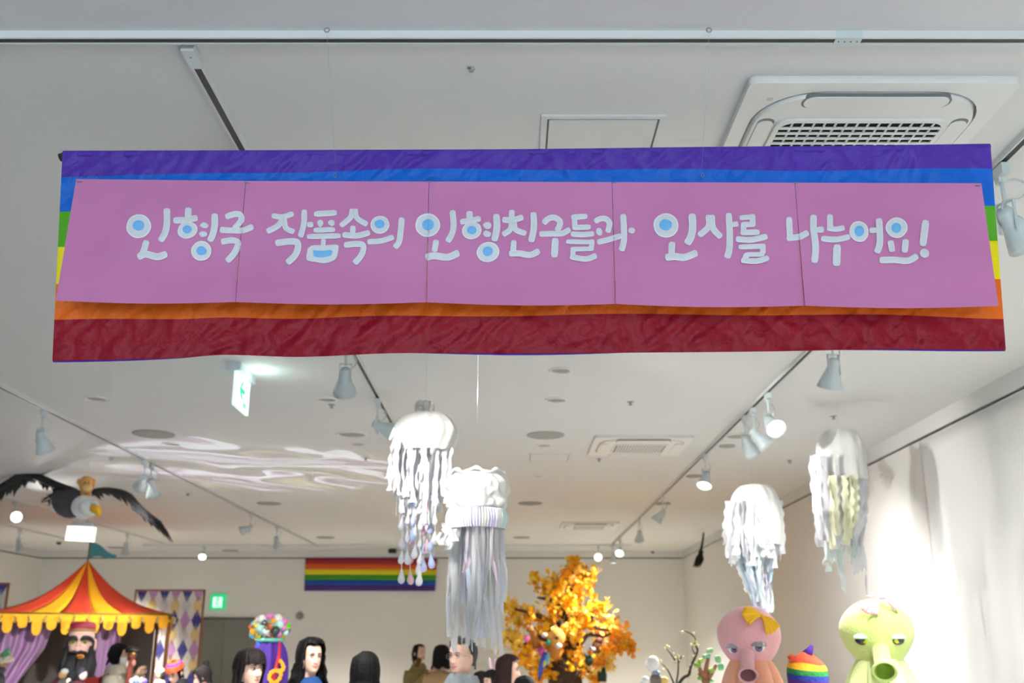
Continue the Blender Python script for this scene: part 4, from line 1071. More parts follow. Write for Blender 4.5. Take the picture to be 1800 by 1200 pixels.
wire_up(eg, qe(130, 874, .1)); wire_up(eg, qe(60, 838, .1)); wire_up(eg, qe(225, 868, .1))
mk = thing('monkey_puppet', 'tan monkey puppet riding on the eagle back', 'puppet', qe(152, 868, -.02), group='small puppets')
m_mk = M('monkey_tan', (232, 172, 96), 0.7, bump=.2, bscale=40); m_mk2 = M('monkey_light', (244, 196, 128), 0.7)
b = B(); b.ell(qe(152, 850, -.1), (.085, .085, .095), None, 18, 12); hm = obj('head', b, m_mk, mk, True, world=True)
b = B(); b.ell(qe(154, 858, -.17), (.062, .045, .05), None, 14, 10); obj('muzzle', b, m_mk2, hm, True, world=True)
for sx in (-1, 1):
    b = B(); b.ell(qe(152, 848, -.08) + Vector((sx * .085, 0, .012)), (.03, .015, .035), None, 12, 8); obj('ear', b, m_mk, hm, True, world=True)
    b = B(); b.ell(qe(153, 848, -.18) + Vector((sx * .022, 0, 0)), .009, None, 8, 6); obj('eye', b, m_gloss, hm, True, world=True)
    b = B(); b.tube([qe(150 + sx * 3, 864, -.08), qe(152 + sx * 7, 870, -.14)], [.025, .02], 8); obj('arm', b, m_mk, mk, True, world=True)
b = B(); b.ell(qe(151, 866, -.06), (.06, .06, .06)); obj('body', b, m_mk, mk, True, world=True)

# ------------------------------------------------------------------ circus tent
YT = 15.2
def qt(x, y, Y=YT): return P(x, y, Y)
m_tr = M('tent_red', (206, 62, 30), 0.75, bump=.1, bscale=60); m_ty = M('tent_yellow', (252, 178, 18), 0.75, bump=.1, bscale=60)
m_val = M('valance_yellow', (252, 176, 14), 0.7, bump=.15, bscale=40); m_trim = M('valance_trim', (120, 104, 20), .7)
m_pur = M('curtain_purple', (186, 146, 188), 0.75, bump=.08, bscale=60)
zE = qt(150, 1078).z; xR = qt(301, 1080).x; xL = qt(-14, 1074).x; xC = qt(150, 1078).x; zA = qt(148, 985).z
hw = (xR - xL) / 2 * .945; yC = YT + hw; xC = (xR + xL) / 2; xA = xC; xL, xR = xC - hw, xC + hw
TB = Vector((xC, YT, 0)); TH = math.atan2(xC, YT) * -1
zA = P(148, 985, YT + hw * math.cos(TH)).z
tn = thing('circus_tent', 'small circus tent with red and yellow striped roof and scalloped valance', 'tent', TB, (0, 0, TH))
def objt(*a, **k):
    k['world'] = False; o = obj(*a, **k); o.matrix_parent_inverse = Matrix.Translation(-TB); return o
cor = [(xL, YT), (xR, YT), (xR, YT + 2 * hw), (xL, YT + 2 * hw)]
SPL = [0.0, 0.205, 0.375, 0.565, 0.725, 1.0]
APX = Vector((xA, yC, zA))
for side in range(4):
    a = Vector((*cor[side], zE)); c = Vector((*cor[(side + 1) % 4], zE))
    for k in range(5):
        u0, u1 = SPL[k], SPL[k + 1]
        def rf(u, v, u0=u0, u1=u1, a=a, c=c):
            e = a.lerp(c, lerp(u0, u1, u)); p = APX.lerp(e, v)
            p.z -= 0.28 * (zA - zE) * math.sin(PI * v) * (0.85 - .25 * v)
            return p
        b = B(); b.grid(rf, 4, 14); objt('roof_panel', b, m_tr if k % 2 == 0 else m_ty, tn, True, world=True, solid=.006)
    # scalloped valance, long and short tongues in turn
    n = 13
    for k in range(n):
        p = a.lerp(c, k / n); q = a.lerp(c, (k + 1) / n); d = (q - p); L = (.30 if k % 2 else .22) + .02 * math.sin(k * 5)
        ou = Vector((d.y, -d.x, 0)).normalized() * (.03 + .02 * math.sin(k * 2.1))
        pts = []
        for i in range(9):
            an = PI * i / 8; f = .5 - .5 * math.cos(an)
            pts.append(p + d * (0.14 + .72 * f) + Vector((0, 0, -.115 - (L - .115) * math.sin(an) ** .55)) + ou)
        poly = [p, q, q + Vector((0, 0, -.115)) + ou * .6] + pts[::-1] + [p + Vector((0, 0, -.115)) + ou * .6]
        b = B(); b.prism(poly, Vector((d.y, -d.x, 0)), .008); objt('valance_tongue', b, m_val, tn, False, world=True)
        if side in (0, 1):
            for r_ in range(3):
                b = B(); b.ell(p + Vector((re_.uniform(-.02, .02), 0, -.05 - .035 * r_)) + ou * 1.8 + Vector((0, -.02, 0)), .02, None, 8, 6); objt('bell', b, M('bell_gold', (226, 214, 150), .2, metal=.9), tn, True, world=True)
    b = B(); b.tube([a, c], .014, 6); objt('eave_rod', b, m_trim, tn, True, world=True)
for (x, y) in cor:
    b = B(); b.tube([(x * .99 + xC * .01, y * .99 + yC * .01, 0), (x * .99 + xC * .01, y * .99 + yC * .01, zE)], .03, 10); objt('pole', b, M('pole_wood', (150, 96, 50), .6), tn, True, world=True)
b = B(); b.tube([APX + Vector((0, 0, -.05)), APX + Vector((0, 0, .30))], .012, 8); objt('flag_pole', b, m_trim, tn, True, world=True)
def pf2(u, v):
    a = APX + Vector((0, 0, .04)); x = .42 * u
    w = 1 - u * .9
    return a + Vector((x, .02 * math.sin(u * 9), .10 + .03 * math.sin(u * 6) - .06 * u + (v - .5) * .26 * w + .02))
b = B(); b.grid(pf2, 12, 6); objt('pennant', b, M('pennant_teal', (74, 158, 176), .7), tn, True, world=True, solid=.004)
# tent curtains: gathered drapes
def drape(name, label, top, bot, y0, nf, mat, thing_=None, sub=tn):
    """top, bot: (x0, x1) pixel spans; the cloth hangs from eave height to the ground"""
    def cf(u, v):
        xa = lerp(top[0], top[1], u); xb = lerp(bot[0], bot[1], u); vv = min(1.0, v * 1.35)
        k = vv * vv * (3 - 2 * vv)
        p = P(lerp(xa, xb, k), 1086, y0); z = lerp(zE - .02, 0.02, v)
        return Vector((p.x, y0 + .05 * math.sin(u * nf * 2 * PI) * (.5 + .5 * v) + .03 * math.sin(u * 3 * nf + v * 4), z))
    b = B(); b.grid(cf, 90, 30); return objt(name, b, mat, sub, True, world=True)
# left drape is pulled aside to the left lower down
def cfl(u, v):
    z = lerp(zE - .02, .05, v); f = (zE - z)
    xa = lerp(2, 112, u); py = 1090
    right_edge = interp([0, .25, .5, 1.03, 2.2], [114, 109, 101, 62, 40], f); left_edge = interp([0, .6, 1.2, 2.2], [4, 0, -10, -14], f)
    x = lerp(left_edge, right_edge, u); y0 = YT + .35
    p = P(x, 1130, y0)
    return Vector((p.x, y0 + .06 * math.sin(u * 34 - f * 2.0) + .03 * math.sin(u * 13 + f), z))
b = B(); b.grid(cfl, 110, 36); objt('curtain', b, m_pur, tn, True, world=True)
drape('curtain', '', (158, 236), (150, 232), YT + .5, 5, m_pur)
b = B(); b.box((xC, YT + 2 * hw - .05, zE / 2), (2 * hw - .1, .02, zE)); objt('back_cloth', b, M('tent_back', (112, 104, 96), .8), tn, False, world=True)

# ------------------------------------------------------------------ harlequin panels
m_pan = M('panel_cloth', (226, 222, 220), .8, bump=.05, bscale=30)
dia = [M('dia_blue', (70, 68, 150), .8), M('dia_pink', (196, 150, 204), .8), M('dia_ochre', (226, 200, 146), .8), M('dia_grey', (206, 204, 208), .8)]
m_woodf = M('frame_wood', (140, 92, 56), .6)
def harlequin(px0, px1, pytop, Y, label, ph=0):
    a = P(px0, pytop, Y); c = P(px1, pytop, Y); w = c.x - a.x; h = a.z
    t = thing('harlequin_panel', label, 'panel', ((a.x + c.x) / 2, Y, 0), group='harlequin patterned panels')
    b = B(); b.box((0, 0, h / 2), (w, .04, h)); obj('cloth_board', b, m_pan, t, False)
    for (x, z, sx, sz) in ((0, h - .012, w, .03), (-w / 2 + .012, h / 2, .03, h), (w / 2 - .012, h / 2, .03, h)):
        b = B(); b.box((x, -.006, z), (sx, .05, sz)); obj('frame_bar', b, m_woodf, t, False)
    dw = w * .148; dh = dw * 2.05 
    q = B(); q.prism([(dw / 2, 0, 0), (0, 0, dh / 2), (-dw / 2, 0, 0), (0, 0, -dh / 2)], (0, -1, 0), .006); mes = [mesh_of('diamond_mesh', q, m, False) for m in dia]
    hq = B(); hq.prism([(dw / 2, 0, 0), (-dw / 2, 0, 0), (0, 0, -dh / 2)], (0, -1, 0), .006); hmes = [mesh_of('diamond_mesh', hq, m, False) for m in dia]
    # rows: blue and pink in turn, then ochre and grey between
    rows = int(h / (dh * 1.02)) + 1
    for r in range(rows * 2 + 1):
        z = h - .03 - r * dh * .52 * 1.28
        if z < dh: break
        off = 0.0
        for k in range(6):
            x = -w / 2 + w * (k + .62 + off) / 6.15
            if x > w / 2 - dw * .5 or x < -w / 2 + dw * .4: continue
            ci = (k + ph + (r // 2)) % 2 if r % 2 == 0 else 2 + (k + ph + 1) % 2
            if r % 2: x += 0
            link('diamond_patch', (hmes if r == 0 else mes)[ci], t, (x, -.021, z))
    return t
harlequin(239, 361, 1036, 19.3, 'harlequin panel of blue, pink and ochre diamonds right of the circus tent')
harlequin(-110, 17, 1024, 19.2, 'edge of a harlequin panel showing behind the tent left slope', 1)
# ------------------------------------------------------------------ people
rp = random.Random(31)
m_skin = M('skin', (226, 182, 160), 0.5, var=.04, vscale=20)
m_lip = M('lips', (196, 112, 106), 0.5)
m_eyew = M('eye_white', (232, 228, 224), 0.3)
m_hairb = M('hair_black', (20, 18, 19), 0.62, spec=0.15, bump=.5, bscale=60)
m_hairbr = M('hair_brown', (46, 30, 27), 0.62, spec=0.15, bump=.5, bscale=60)
m_hairdk = M('hair_dark', (30, 24, 24), 0.62, spec=0.15, bump=.5, bscale=60)
m_hairg = M('hair_grey', (120, 118, 116), 0.62, spec=0.15, bump=.5, bscale=60)
m_trous = M('trousers_dark', (40, 40, 46), .8); m_shoe = M('shoe_black', (24, 23, 23), .5)
HZ = [.235, .231, .222, .204, .172, .142, .117, .092, .068, .046, .027, .012, .002, -.008, -.022, -.06, -.10, -.122, -.145, -.19, -.30, -.48, -.66, -.76]
HX = [.004, .03, .05, .066, .0755, .078, .077, .0745, .070, .064, .056, .047, .042, .047, .052, .054, .066, .12, .165, .185, .180, .155, .175, .165]
HF = [-.002, .022, .045, .069, .089, .0945, .093, .092, .0915, .090, .088, .084, .074, .052, .036, .034, .044, .055, .07, .09, .105, .10, .105, .09]
HB = [.012, .04, .062, .083, .099, .103, .101, .093, .080, .068, .060, .056, .055, .056, .058, .062, .075, .085, .092, .098, .095, .085, .115, .11]
_Z = [-z for z in HZ]
def head_ring(z):
    return smooth_interp(_Z, HX, -z), smooth_interp(_Z, HF, -z), smooth_interp(_Z, HB, -z)
def g(a, w): return math.exp(-(a / w) ** 2)
def head_pt(z, a, off=0.0, face=True, smile=0.0):
    """a: angle, 0 = straight ahead (-Y), positive towards +X"""
    rx, rf, rb = head_ring(z)
    c, s = math.cos(a), math.sin(a)
    e = 0.88
    sx = math.copysign(abs(s) ** e, s); cx = math.copysign(abs(c) ** e, c)
    x = (rx + off) * sx; y = -((rf + off) * cx) if c > 0 else -((rb + off) * cx)
    if face and c > 0 and z > -.01:
        d = 0.0
        if .06 < z < .135: d += lerp(.025, .003, min(1, max(0, (z - .072) / .055))) * g(x, .0105 + .004 * g(z - .07, .012)) * min(1, max(0, (z - .058) / .012))
        d -= .010 * g(abs(x) - .031, .017) * g(z - .117, .012)
        d += .004 * g(abs(x) - .03, .024) * g(z - .137, .008)
        d += .005 * g(abs(x) - .04, .018) * g(z - (.08 + .006 * smile), .018)
        d += .006 * g(x, .022) * (g(z - .05, .005) + g(z - .038, .005)) - .004 * g(x, .026) * g(z - .0445, .003)
        d += .006 * g(x, .018) * g(z - .012, .012)
        y -= d
    return Vector((x, y, z))
def person(px, ptop, Y, yaw, label, hair, coat, k=1.0, group='visitors', hair_m=None, face=True, arms='down', pitch=0.0, smile=0.0, width=1.0, eye_open=1.0, legs=True, collar=None, lean=0.0):
    top = P(px, ptop, Y)
    H = top.z - ((hair.get('vol', .016) * .95 + .004) if hair else .004) * k
    zc = H - .235 * k                                    # chin height
    root = thing('person', label, 'person', (top.x, Y, 0), (0, 0, math.radians(yaw)), group)
    NA = 44
    zs = []
    z = .235
    while z > .0: zs.append(z); z -= .0058
    zs += [-.004, -.010, -.018, -.03, -.045, -.06, -.08, -.1, -.112, -.122, -.135, -.15, -.17, -.2, -.25, -.3, -.4, -.5, -.6, -.7, -.76]
    def wz(z): return zc + z * k
    R = Matrix.Rotation(pitch, 3, 'X')
    def tilt(p):
        f = min(1, max(0, (p.z + .09) / .09)); q = R @ (p - Vector((0, .02, -.03))) + Vector((0, .02, -.03))
        return p.lerp(q, f)
    angs = []
    for i in range(NA):
        t = i / NA * 2 - 1; angs.append(PI * (0.6 * t + 0.4 * t ** 3))
    vs = []
    for z in zs:
        for a in angs:
            p = head_pt(z, a, 0, face, smile)
            if z < -.11: p.x *= width
            p = tilt(p); vs.append((p.x * k, p.y * k, wz(0) + p.z * k))
    fs = []
    for j in range(len(zs) - 1):
        for i in range(NA):
            i2 = (i + 1) % NA; fs.append((j * NA + i, j * NA + i2, (j + 1) * NA + i2, (j + 1) * NA + i))
    fs.append(tuple(range(NA - 1, -1, -1))); fs.append(tuple((len(zs) - 1) * NA + i for i in range(NA)))
    b = B(); b.add(vs, fs)
    T = lambda p: (lambda q: Vector((q.x * k, q.y * k, zc + q.z * k)))(tilt(Vector(p)))
    for s in (-1, 1):
        b.ell(T((s * .078, .012, .098)), (.010 * k, .020 * k, .030 * k), (0, 0, s * .3), 10, 8)
    body = obj('body', b, m_skin, root)
    if face:
        for s in (-1, 1):
            ec = T((s * .031, -.0865, .116)); 
            q = B(); q.ell(ec, (.0145 * k, .006 * k, .0058 * k * eye_open), (0, 0, s * .22), 12, 8); e = obj('eye', q, m_eyew, body)
            q = B(); q.ell(ec + Vector((0, -.0045 * k, 0)), (.0058 * k, .004 * k, .0056 * k * eye_open), None, 10, 8); obj('iris', q, m_gloss, e)
            q = B(); q.tube([T((s * .016, -.0925, .1195)), T((s * .031, -.0945, .1245 + .001 * eye_open)), T((s * .046, -.084, .1195))], [.0012 * k, .0022 * k, .0014 * k], 6); obj('eyelid', q, m_hairdk, body)
            q = B(); q.tube([T((s * .014, -.098, .136)), T((s * .031, -.0975, .1415)), T((s * .05, -.084, .136))], [.0025 * k, .0034 * k, .0012 * k], 6); obj('eyebrow', q, m_hairdk, body)
        q = B(); w = .021 + .008 * smile
        q.tube([T((-w, -.086, .0445 + .006 * smile)), T((-.009, -.0955, .0465)), T((0, -.097, .0455)), T((.009, -.0955, .0465)), T((w, -.086, .0445 + .006 * smile))], [.001 * k, .0036 * k, .0036 * k, .0036 * k, .001 * k], 7)
        q.tube([T((-w * .9, -.086, .0435 + .004 * smile)), T((0, -.0965, .0385)), T((w * .9, -.086, .0435 + .004 * smile))], [.001 * k, .0048 * k, .001 * k], 7)
        obj('lips', q, m_lip, body)
    # hair: a solid of combed locks from the crown down
    hm = hair_m or m_hairb
    if hair:
        L = hair.get('len', -.05); gap = math.radians(hair.get('gap', 48)); vol = hair.get('vol', .016); wav = hair.get('wave', 0.0); bang = hair.get('bangs', .178); nA = 72; nV = 30
        part = hair.get('part', 0.0)
        def zlow(a):
            f = (abs(a) - gap) / math.radians(hair.get('soft', 26)); f = min(1, max(0, f)); f = f * f * (3 - 2 * f)
            return lerp(bang + .004 * math.sin(a * 9), L + .02 * math.sin(a * 5) + hair.get('sidecut', 0) * (1 if abs(a) < 1.9 else 0), f)
        def hp(u, v, inner=False):
            a = -PI + 2 * PI * u; zl = zlow(a); z = lerp(.2352, zl, v ** .8)
            zz = max(z, .075 if abs(a) > 1.2 else .06)
            ridge = .0035 * math.sin(a * 31 + 3 * math.sin(a * 4)) + .002 * math.sin(a * 53 + 1)
            o = (vol + ridge) * min(1, .5 + v * 1.4) if not inner else .003
            p = head_pt(zz, a, o, False)
            if z < zz:
                dz = zz - z
                out = Vector((math.sin(a), -math.cos(a), 0))
                p += out * ((hair.get('flare', .02) * min(1, dz / .15)) + wav * (.4 + dz * 3) * math.sin(dz * 52 + 2.3 * math.sin(a * 3)) * .5)
                if inner: p -= out * .02
                p.z = z
            p.z += (vol * .95 + .002) * max(0, min(1, (zz - .13) / .1)) if not inner else .002
            return p
        q = B()
        q.grid(lambda u, v: T(hp(u, v)), nA, nV, True); q.grid(lambda u, v: T(hp(u, v, True)), nA, 10, True)
        # loose locks along the lower edge
        for i in range(hair.get('locks', 46)):
            a = rp.uniform(-PI, PI)
            if abs(a) < gap + .12: continue
            u = (a + PI) / (2 * PI); pts = [hp(u, v) + Vector((math.sin(a), -math.cos(a), 0)) * .002 for v in (.35, .5, .65, .8, .92, 1.0)]
            pts.append(pts[-1] + Vector((rp.uniform(-.01, .01), rp.uniform(-.01, .01), -.018)))
            q.tube([T(p) for p in pts], [.004 * k, .006 * k, .007 * k, .007 * k, .006 * k, .004 * k, .001 * k], 5)
        if hair.get('tail'):
            q.tube([T(p) for p in ((0, .10, .15), (0, .135, .10), (0, .125, .02), (.005, .11, -.06))], [.022 * k, .028 * k, .022 * k, .008 * k], 8)
        if hair.get('bun'):
            q.ell(T((0, .10, .20)), (.035 * k, .035 * k, .035 * k)); 
        obj('hair', q, hm, root)
    # clothes: one coat with sleeves, trousers, shoes
    cm = coat['m']
    ct = coat.get('thick', .02); zt = coat.get('top', -.085); NC = 36
    zz = [zt, zt - .012, -.118, -.13, -.145, -.165, -.2, -.26, -.34, -.44, -.54, -.64, -.74, -.84]
    q = B(); vs = []
    for j, z in enumerate(zz):
        for i in range(NC):
            a = 2 * PI * i / NC; p = head_pt(max(z, -.76), a, ct * (0.55 if j < 2 else 1), False); p.z = z
            p.x *= width if z < -.11 else 1
            p += Vector((math.sin(a), -math.cos(a), 0)) * .004 * math.sin(i * 3 + z * 40)
            vs.append((p.x * k, p.y * k, zc + z * k))
    fs = []
    for j in range(len(zz) - 1):
        for i in range(NC):
            i2 = (i + 1) % NC; fs.append((j * NC + i, j * NC + i2, (j + 1) * NC + i2, (j + 1) * NC + i))
    q.add(vs, fs)
    hands = []
    for s in (-1, 1):
        sh = Vector((s * .175 * width, 0.01, -.165))
        if arms == 'down' or (arms == 'one' and s > 0): pts = [sh, Vector((s * .225 * width, .02, -.32)), Vector((s * .235 * width, 0, -.45)), Vector((s * .225 * width, -.06, -.66))]
        elif arms == 'hold': pts = [sh, Vector((s * .22, .0, -.3)), Vector((s * .2, -.1, -.40)), Vector((s * .05, -.27, -.17))]
        else: pts = [sh, Vector((s * .23, -.06, -.28)), Vector((s * .2, -.16, -.36)), Vector((s * .09, -.26, -.13))]
        pts = [Vector((p.x * k, p.y * k, zc + p.z * k)) for p in pts]
        c = catmull(pts, 5); n = len(c)
        q.tube(c, [lerp(.068 + ct * .6, .042 + ct * .4, i / (n - 1)) * k for i in range(n)], 12)
        hands.append((c[-1], (c[-1] - c[-3]).normalized()))
    coat_o = obj('coat', q, cm, root)
    for (hpnt, hd_) in hands:
        hb = B(); R3 = hd_.to_track_quat('Y', 'Z').to_matrix()
        hb.ell(hpnt + hd_ * .045 * k, (.038 * k, .05 * k, .016 * k), R3, 12, 8)
        for fi, (fx, fl_) in enumerate(((-.028, .062), (-.010, .074), (.009, .070), (.026, .055))):
            p0 = hpnt + R3 @ Vector((fx, .08, 0)) * k; p1 = p0 + R3 @ Vector((fx * .1, fl_ * .5, -.006)) * k; p2 = p1 + R3 @ Vector((0, fl_ * .42, -.022)) * k
            hb.tube([p0, p1, p2], [.009 * k, .0085 * k, .006 * k], 7)
        hb.tube([hpnt + R3 @ Vector((-.03, .03, 0)) * k, hpnt + R3 @ Vector((-.055, .055, -.01)) * k, hpnt + R3 @ Vector((-.05, .085, -.018)) * k], [.012 * k, .010 * k, .007 * k], 7)
        obj('hand', hb, m_skin, root)
    if collar:
        q = B(); cmz = collar.get('z', -.085); hgt = collar.get('h', .06); r0 = collar.get('r', .03)
        def cf(u, v):
            a = 2 * PI * u; z = cmz + (v - .4) * hgt + .012 * math.cos(a)
            p = head_pt(-.06, a, r0 + .03 * (1 - v) * 1.2 + .006 * math.sin(a * 7 + v * 5), False); p.z = z
            return Vector((p.x * k, p.y * k, zc + p.z * k))
        q.grid(cf, 36, 6, True); obj(collar.get('name', 'collar'), q, collar['m'], root, True, solid=.012)
    if legs:
        hz = zc - .72 * k
        for s in (-1, 1):
            q = B(); q.tube([(s * .085 * k, 0, hz), (s * .095 * k, -.01, hz * .55), (s * .095 * k, .01, .08)], [.095 * k, .07 * k, .055 * k], 12); obj('trouser_leg', q, m_trous, root)
            q = B(); q.ell((s * .095 * k, -.05 * k, .035), (.045 * k, .13 * k, .035), None, 12, 8); obj('shoe', q, m_shoe, root)
    return root, T, k, zc
def cl(name, rgb, bump=.15): return {'m': M(name, rgb, .8, bump=bump, bscale=40, var=.06)}
# woman with bob haircut
person(441, 1137, 7.3, 52, 'woman with dark bob haircut in a cream top looking right', {'len': -.045, 'gap': 58, 'bangs': .145, 'vol': .022, 'flare': .012}, cl('top_cream', (222, 222, 208)), hair_m=m_hairdk)
# woman in blue
bl = person(547, 1118, 8.1, 40, 'smiling woman with long wavy black hair in a blue jacket', {'len': -.17, 'gap': 50, 'bangs': .196, 'vol': .03, 'flare': .035, 'wave': .035, 'locks': 70}, cl('jacket_blue', (12, 62, 120)), smile=1, eye_open=.6, collar={'m': M('jacket_blue', (12, 62, 120)), 'z': -.08, 'h': .06, 'r': .02})
person(643, 1143, 7.0, 178, 'person with long straight black hair seen from behind beside the woman in blue', {'len': -.30, 'gap': 40, 'vol': .028, 'flare': .03, 'locks': 60}, cl('coat_black', (26, 24, 26)))
# man with glasses
mn = person(813, 1117, 7.3, -38, 'smiling man with round glasses, grey scarf and navy coat under the lower jellyfish', {'len': .045, 'gap': 66, 'bangs': .196, 'vol': .013, 'soft': 40, 'flare': 0, 'locks': 20, 'sidecut': .02}, cl('coat_navy', (44, 52, 66)), smile=1, eye_open=.55, width=1.12, hair_m=M('hair_saltpepper', (52, 50, 50), .5, bump=.5), collar={'m': M('scarf_grey', (142, 148, 152), .9, bump=.4, bscale=50), 'z': -.055, 'h': .075, 'r': .034, 'name': 'scarf'})
gl = B()
for s in (-1, 1):
    gl.tube([mn[1]((s * .033 + .021 * math.cos(a), -.108 + .10 * abs(s * .033 + .021 * math.cos(a)) ** 1.5 * 2, .114 + .018 * math.sin(a))) for a in [2 * PI * i / 20 for i in range(21)]], .0013, 6)
    gl.tube([mn[1]((s * .054, -.104, .118)), mn[1]((s * .078, -.06, .116)), mn[1]((s * .084, .01, .108))], .0016, 5)
gl.tube([mn[1]((-.012, -.111, .117)), mn[1]((0, -.116, .119)), mn[1]((.012, -.111, .117))], .0013, 5)
obj('glasses', gl, M('glasses_metal', (150, 140, 130), .3, metal=.7), mn[0])
# khaki coat and tan coat
kh = person(737, 1131, 16.0, 48, 'woman in khaki coat with tied-back hair holding a phone', {'len': .02, 'gap': 50, 'bangs': .205, 'vol': .008, 'flare': 0, 'tail': True, 'locks': 10}, cl('coat_khaki', (136, 120, 74)), arms='hold', collar={'m': M('coat_khaki', (136, 120, 74)), 'z': -.09, 'h': .07, 'r': .03})
ph = thing('phone', 'small dark phone held by the woman in the khaki coat', 'phone', (0, 0, 0))
pp = P(735, 1164, 15.66); ph.location = pp
b = B(); b.box((0, 0, 0), (.07, .01, .14), (0.3, .2, .6)); obj('body', b, m_black, ph, False)
b = B(); b.box((.003, .0, .0), (.062, .004, .128), (0.3, .2, .6)); b.xf(Matrix.Translation((-.004, -.006, 0))); obj('screen', b, m_gloss, ph, False)
person(776, 1132, 14.8, 150, 'person with short black wavy hair in a tan coat facing away from us', {'len': -.05, 'gap': 40, 'vol': .03, 'flare': .02, 'wave': .02}, {'m': M('coat_tan', (166, 136, 98), .9, bump=.15, bscale=40), 'thick': .035}, arms='hold')
# woman with long brown hair and pink top
person(893, 1148, 9.5, 84, 'woman with long dark brown hair and pale pink top in profile beside the tree', {'len': -.30, 'gap': 62, 'bangs': .19, 'vol': .02, 'flare': .015, 'locks': 50}, cl('top_pink', (226, 178, 172)), hair_m=m_hairbr)
# children near the tree
person(846, 1178, 10.9, 150, 'child with dark hair beside the one wearing rabbit ears', {'len': .0, 'gap': 45, 'vol': .014, 'flare': .01}, cl('coat_slate', (70, 84, 92)), k=.9, hair_m=m_hairdk, arms='down')
rb_ = person(866, 1175, 10.2, -55, 'child wearing a pink rabbit-ear headband', {'len': .0, 'gap': 45, 'bangs': .16, 'vol': .014, 'flare': .01}, cl('coat_teal', (92, 122, 132)), k=.9, hair_m=m_hairdk)
b = B(); b.tube([rb_[1]((.098 * math.sin(a), .01, .125 + .128 * math.cos(a))) for a in [-1.5 + 3.0 * i / 14 for i in range(15)]], .010, 7); hb_ = obj('headband', b, M('headband_pink', (226, 196, 216), .6), rb_[0])
for s in (-1, 1):
    b = B(); b.ell(rb_[1]((s * .05, .0, .305)), (.022, .012, .06), (0, s * .25, 0), 12, 8); obj('rabbit_ear', b, M('ear_pink', (236, 206, 214), .7), hb_)
person(922, 1186, 8.2, 170, 'top of a dark-haired child head under the golden tree', {'len': -.02, 'gap': 40, 'vol': .016, 'flare': .01}, cl('coat_black', (26, 24, 26)), k=.95, arms='down')
# visitor in cream puffer jacket with red straps
pf_ = person(211, 1129, 13.0, 92, 'visitor with a white mask and red backpack in a cream padded jacket', {'len': .02, 'gap': 50, 'bangs': .175, 'vol': .026, 'flare': .02, 'wave': .02}, {'m': M('puffer_cream', (214, 206, 184), .7, bump=.3, bscale=12), 'thick': .05, 'top': -.06}, arms='raise', collar={'m': M('puffer_cream', (214, 206, 184)), 'z': -.07, 'h': .12, 'r': .045, 'name': 'hood'})
b = B(); b.grid(lambda u, v: pf_[1](head_pt(lerp(.088, .008, v), lerp(-1.15, 1.15, u), .014, False)), 20, 10); obj('mask', b, M('mask_white', (240, 240, 240), .7), pf_[0], True, solid=.004)
m_redbag = M('backpack_red', (176, 44, 34), .7)
b = B(); b.box((0, .24, pf_[3] - .36), (.30, .16, .42)); bg = obj('backpack', b, m_redbag, pf_[0], False)
for s in (-1, 1):
    b = B(); b.tube([(s * .12, .17, pf_[3] - .16), (s * .125, .06, pf_[3] - .105), (s * .13, -.10, pf_[3] - .17), (s * .15, -.15, pf_[3] - .4)], .02, 6, True, .5); obj('strap', b, m_redbag, bg)
# visitor in orange and purple knit hat
kn = person(316, 1158, 12.4, -20, 'person in an orange and purple knit hat bending over in a grey jacket', {'len': .03, 'gap': 50, 'vol': .003, 'flare': 0, 'locks': 0}, cl('jacket_grey', (156, 154, 150)), pitch=-.45 if False else .45, k=.98, collar={'m': M('scarf_black', (22, 22, 24), .9), 'z': -.05, 'h': .12, 'r': .03, 'name': 'scarf'})
def cap_rings(T, rows, seg=40):
    out = []
    for (z0, z1, off, m) in rows:
        q = B(); q.grid(lambda u, v: T(head_pt(lerp(z0, z1, v), 2 * PI * u, off + .003 * math.sin(u * 100), False) + Vector((0, 0, .02))), seg, 4, True); out.append((q, m))
    return out
m_ko = M('knit_orange', (228, 82, 40), .9, bump=.5, bscale=90); m_kp = M('knit_purple', (86, 44, 140), .9, bump=.5, bscale=90)
hat = None
for (q, m) in cap_rings(kn[1], ((.2345, .222, .02, m_ko), (.222, .20, .02, m_kp), (.20, .135, .02, m_ko))):
    o = obj('knit_hat' if hat is None else 'knit_band', q, m, hat or kn[0]); hat = hat or o
pk = person(364, 1166, 12.0, -75, 'small person in a pink coat with hair in a loop bun beside the grey door', {'len': .03, 'gap': 48, 'bangs': .17, 'vol': .014, 'flare': 0, 'locks': 10}, cl('coat_pink', (196, 138, 134)), k=.92, pitch=.3, hair_m=m_hairdk)
b = B(); b.tube([pk[1]((.0 + .012 * math.sin(a * 2), .07 + .035 * math.cos(a), .245 + .04 * math.sin(a))) for a in [2 * PI * i / 16 for i in range(17)]], .009, 6); obj('hair_loop', b, m_hairdk, pk[0])
# rainbow hat person between the two octopuses
rh = person(1417, 1152, 5.5, 165, 'person seen from behind in a rainbow striped peaked hat between the octopus puppets', {'len': -.03, 'gap': 40, 'vol': .003, 'flare': .0, 'locks': 0}, cl('coat_grey', (120, 120, 122)), hair_m=m_hairg)
hz = [.075, .098, .125, .152, .178, .203, .23, .262]
hcol = [(150, 28, 36), (92, 30, 120), (34, 52, 140), (30, 120, 52), (244, 168, 30), (214, 74, 40), (214, 74, 40)]
hat = None
def hatpt(z, a):
    zz = min(z, .2); p = head_pt(zz, a, .028, False)
    f = max(0, (z - .19) / .072)
    if f > 0:
        r = max(0.02, 1 - f ** 2.2); p.x *= r * (1 + .18 * f * math.cos(2 * a + .6)); p.y *= r; p.x += .012 * f
    p.z = z + .012 * math.sin(a + .8) * (1 - f) + .035 * f * max(0, math.cos(a * 2 + .4)) * (1 - f) * 2
    return p
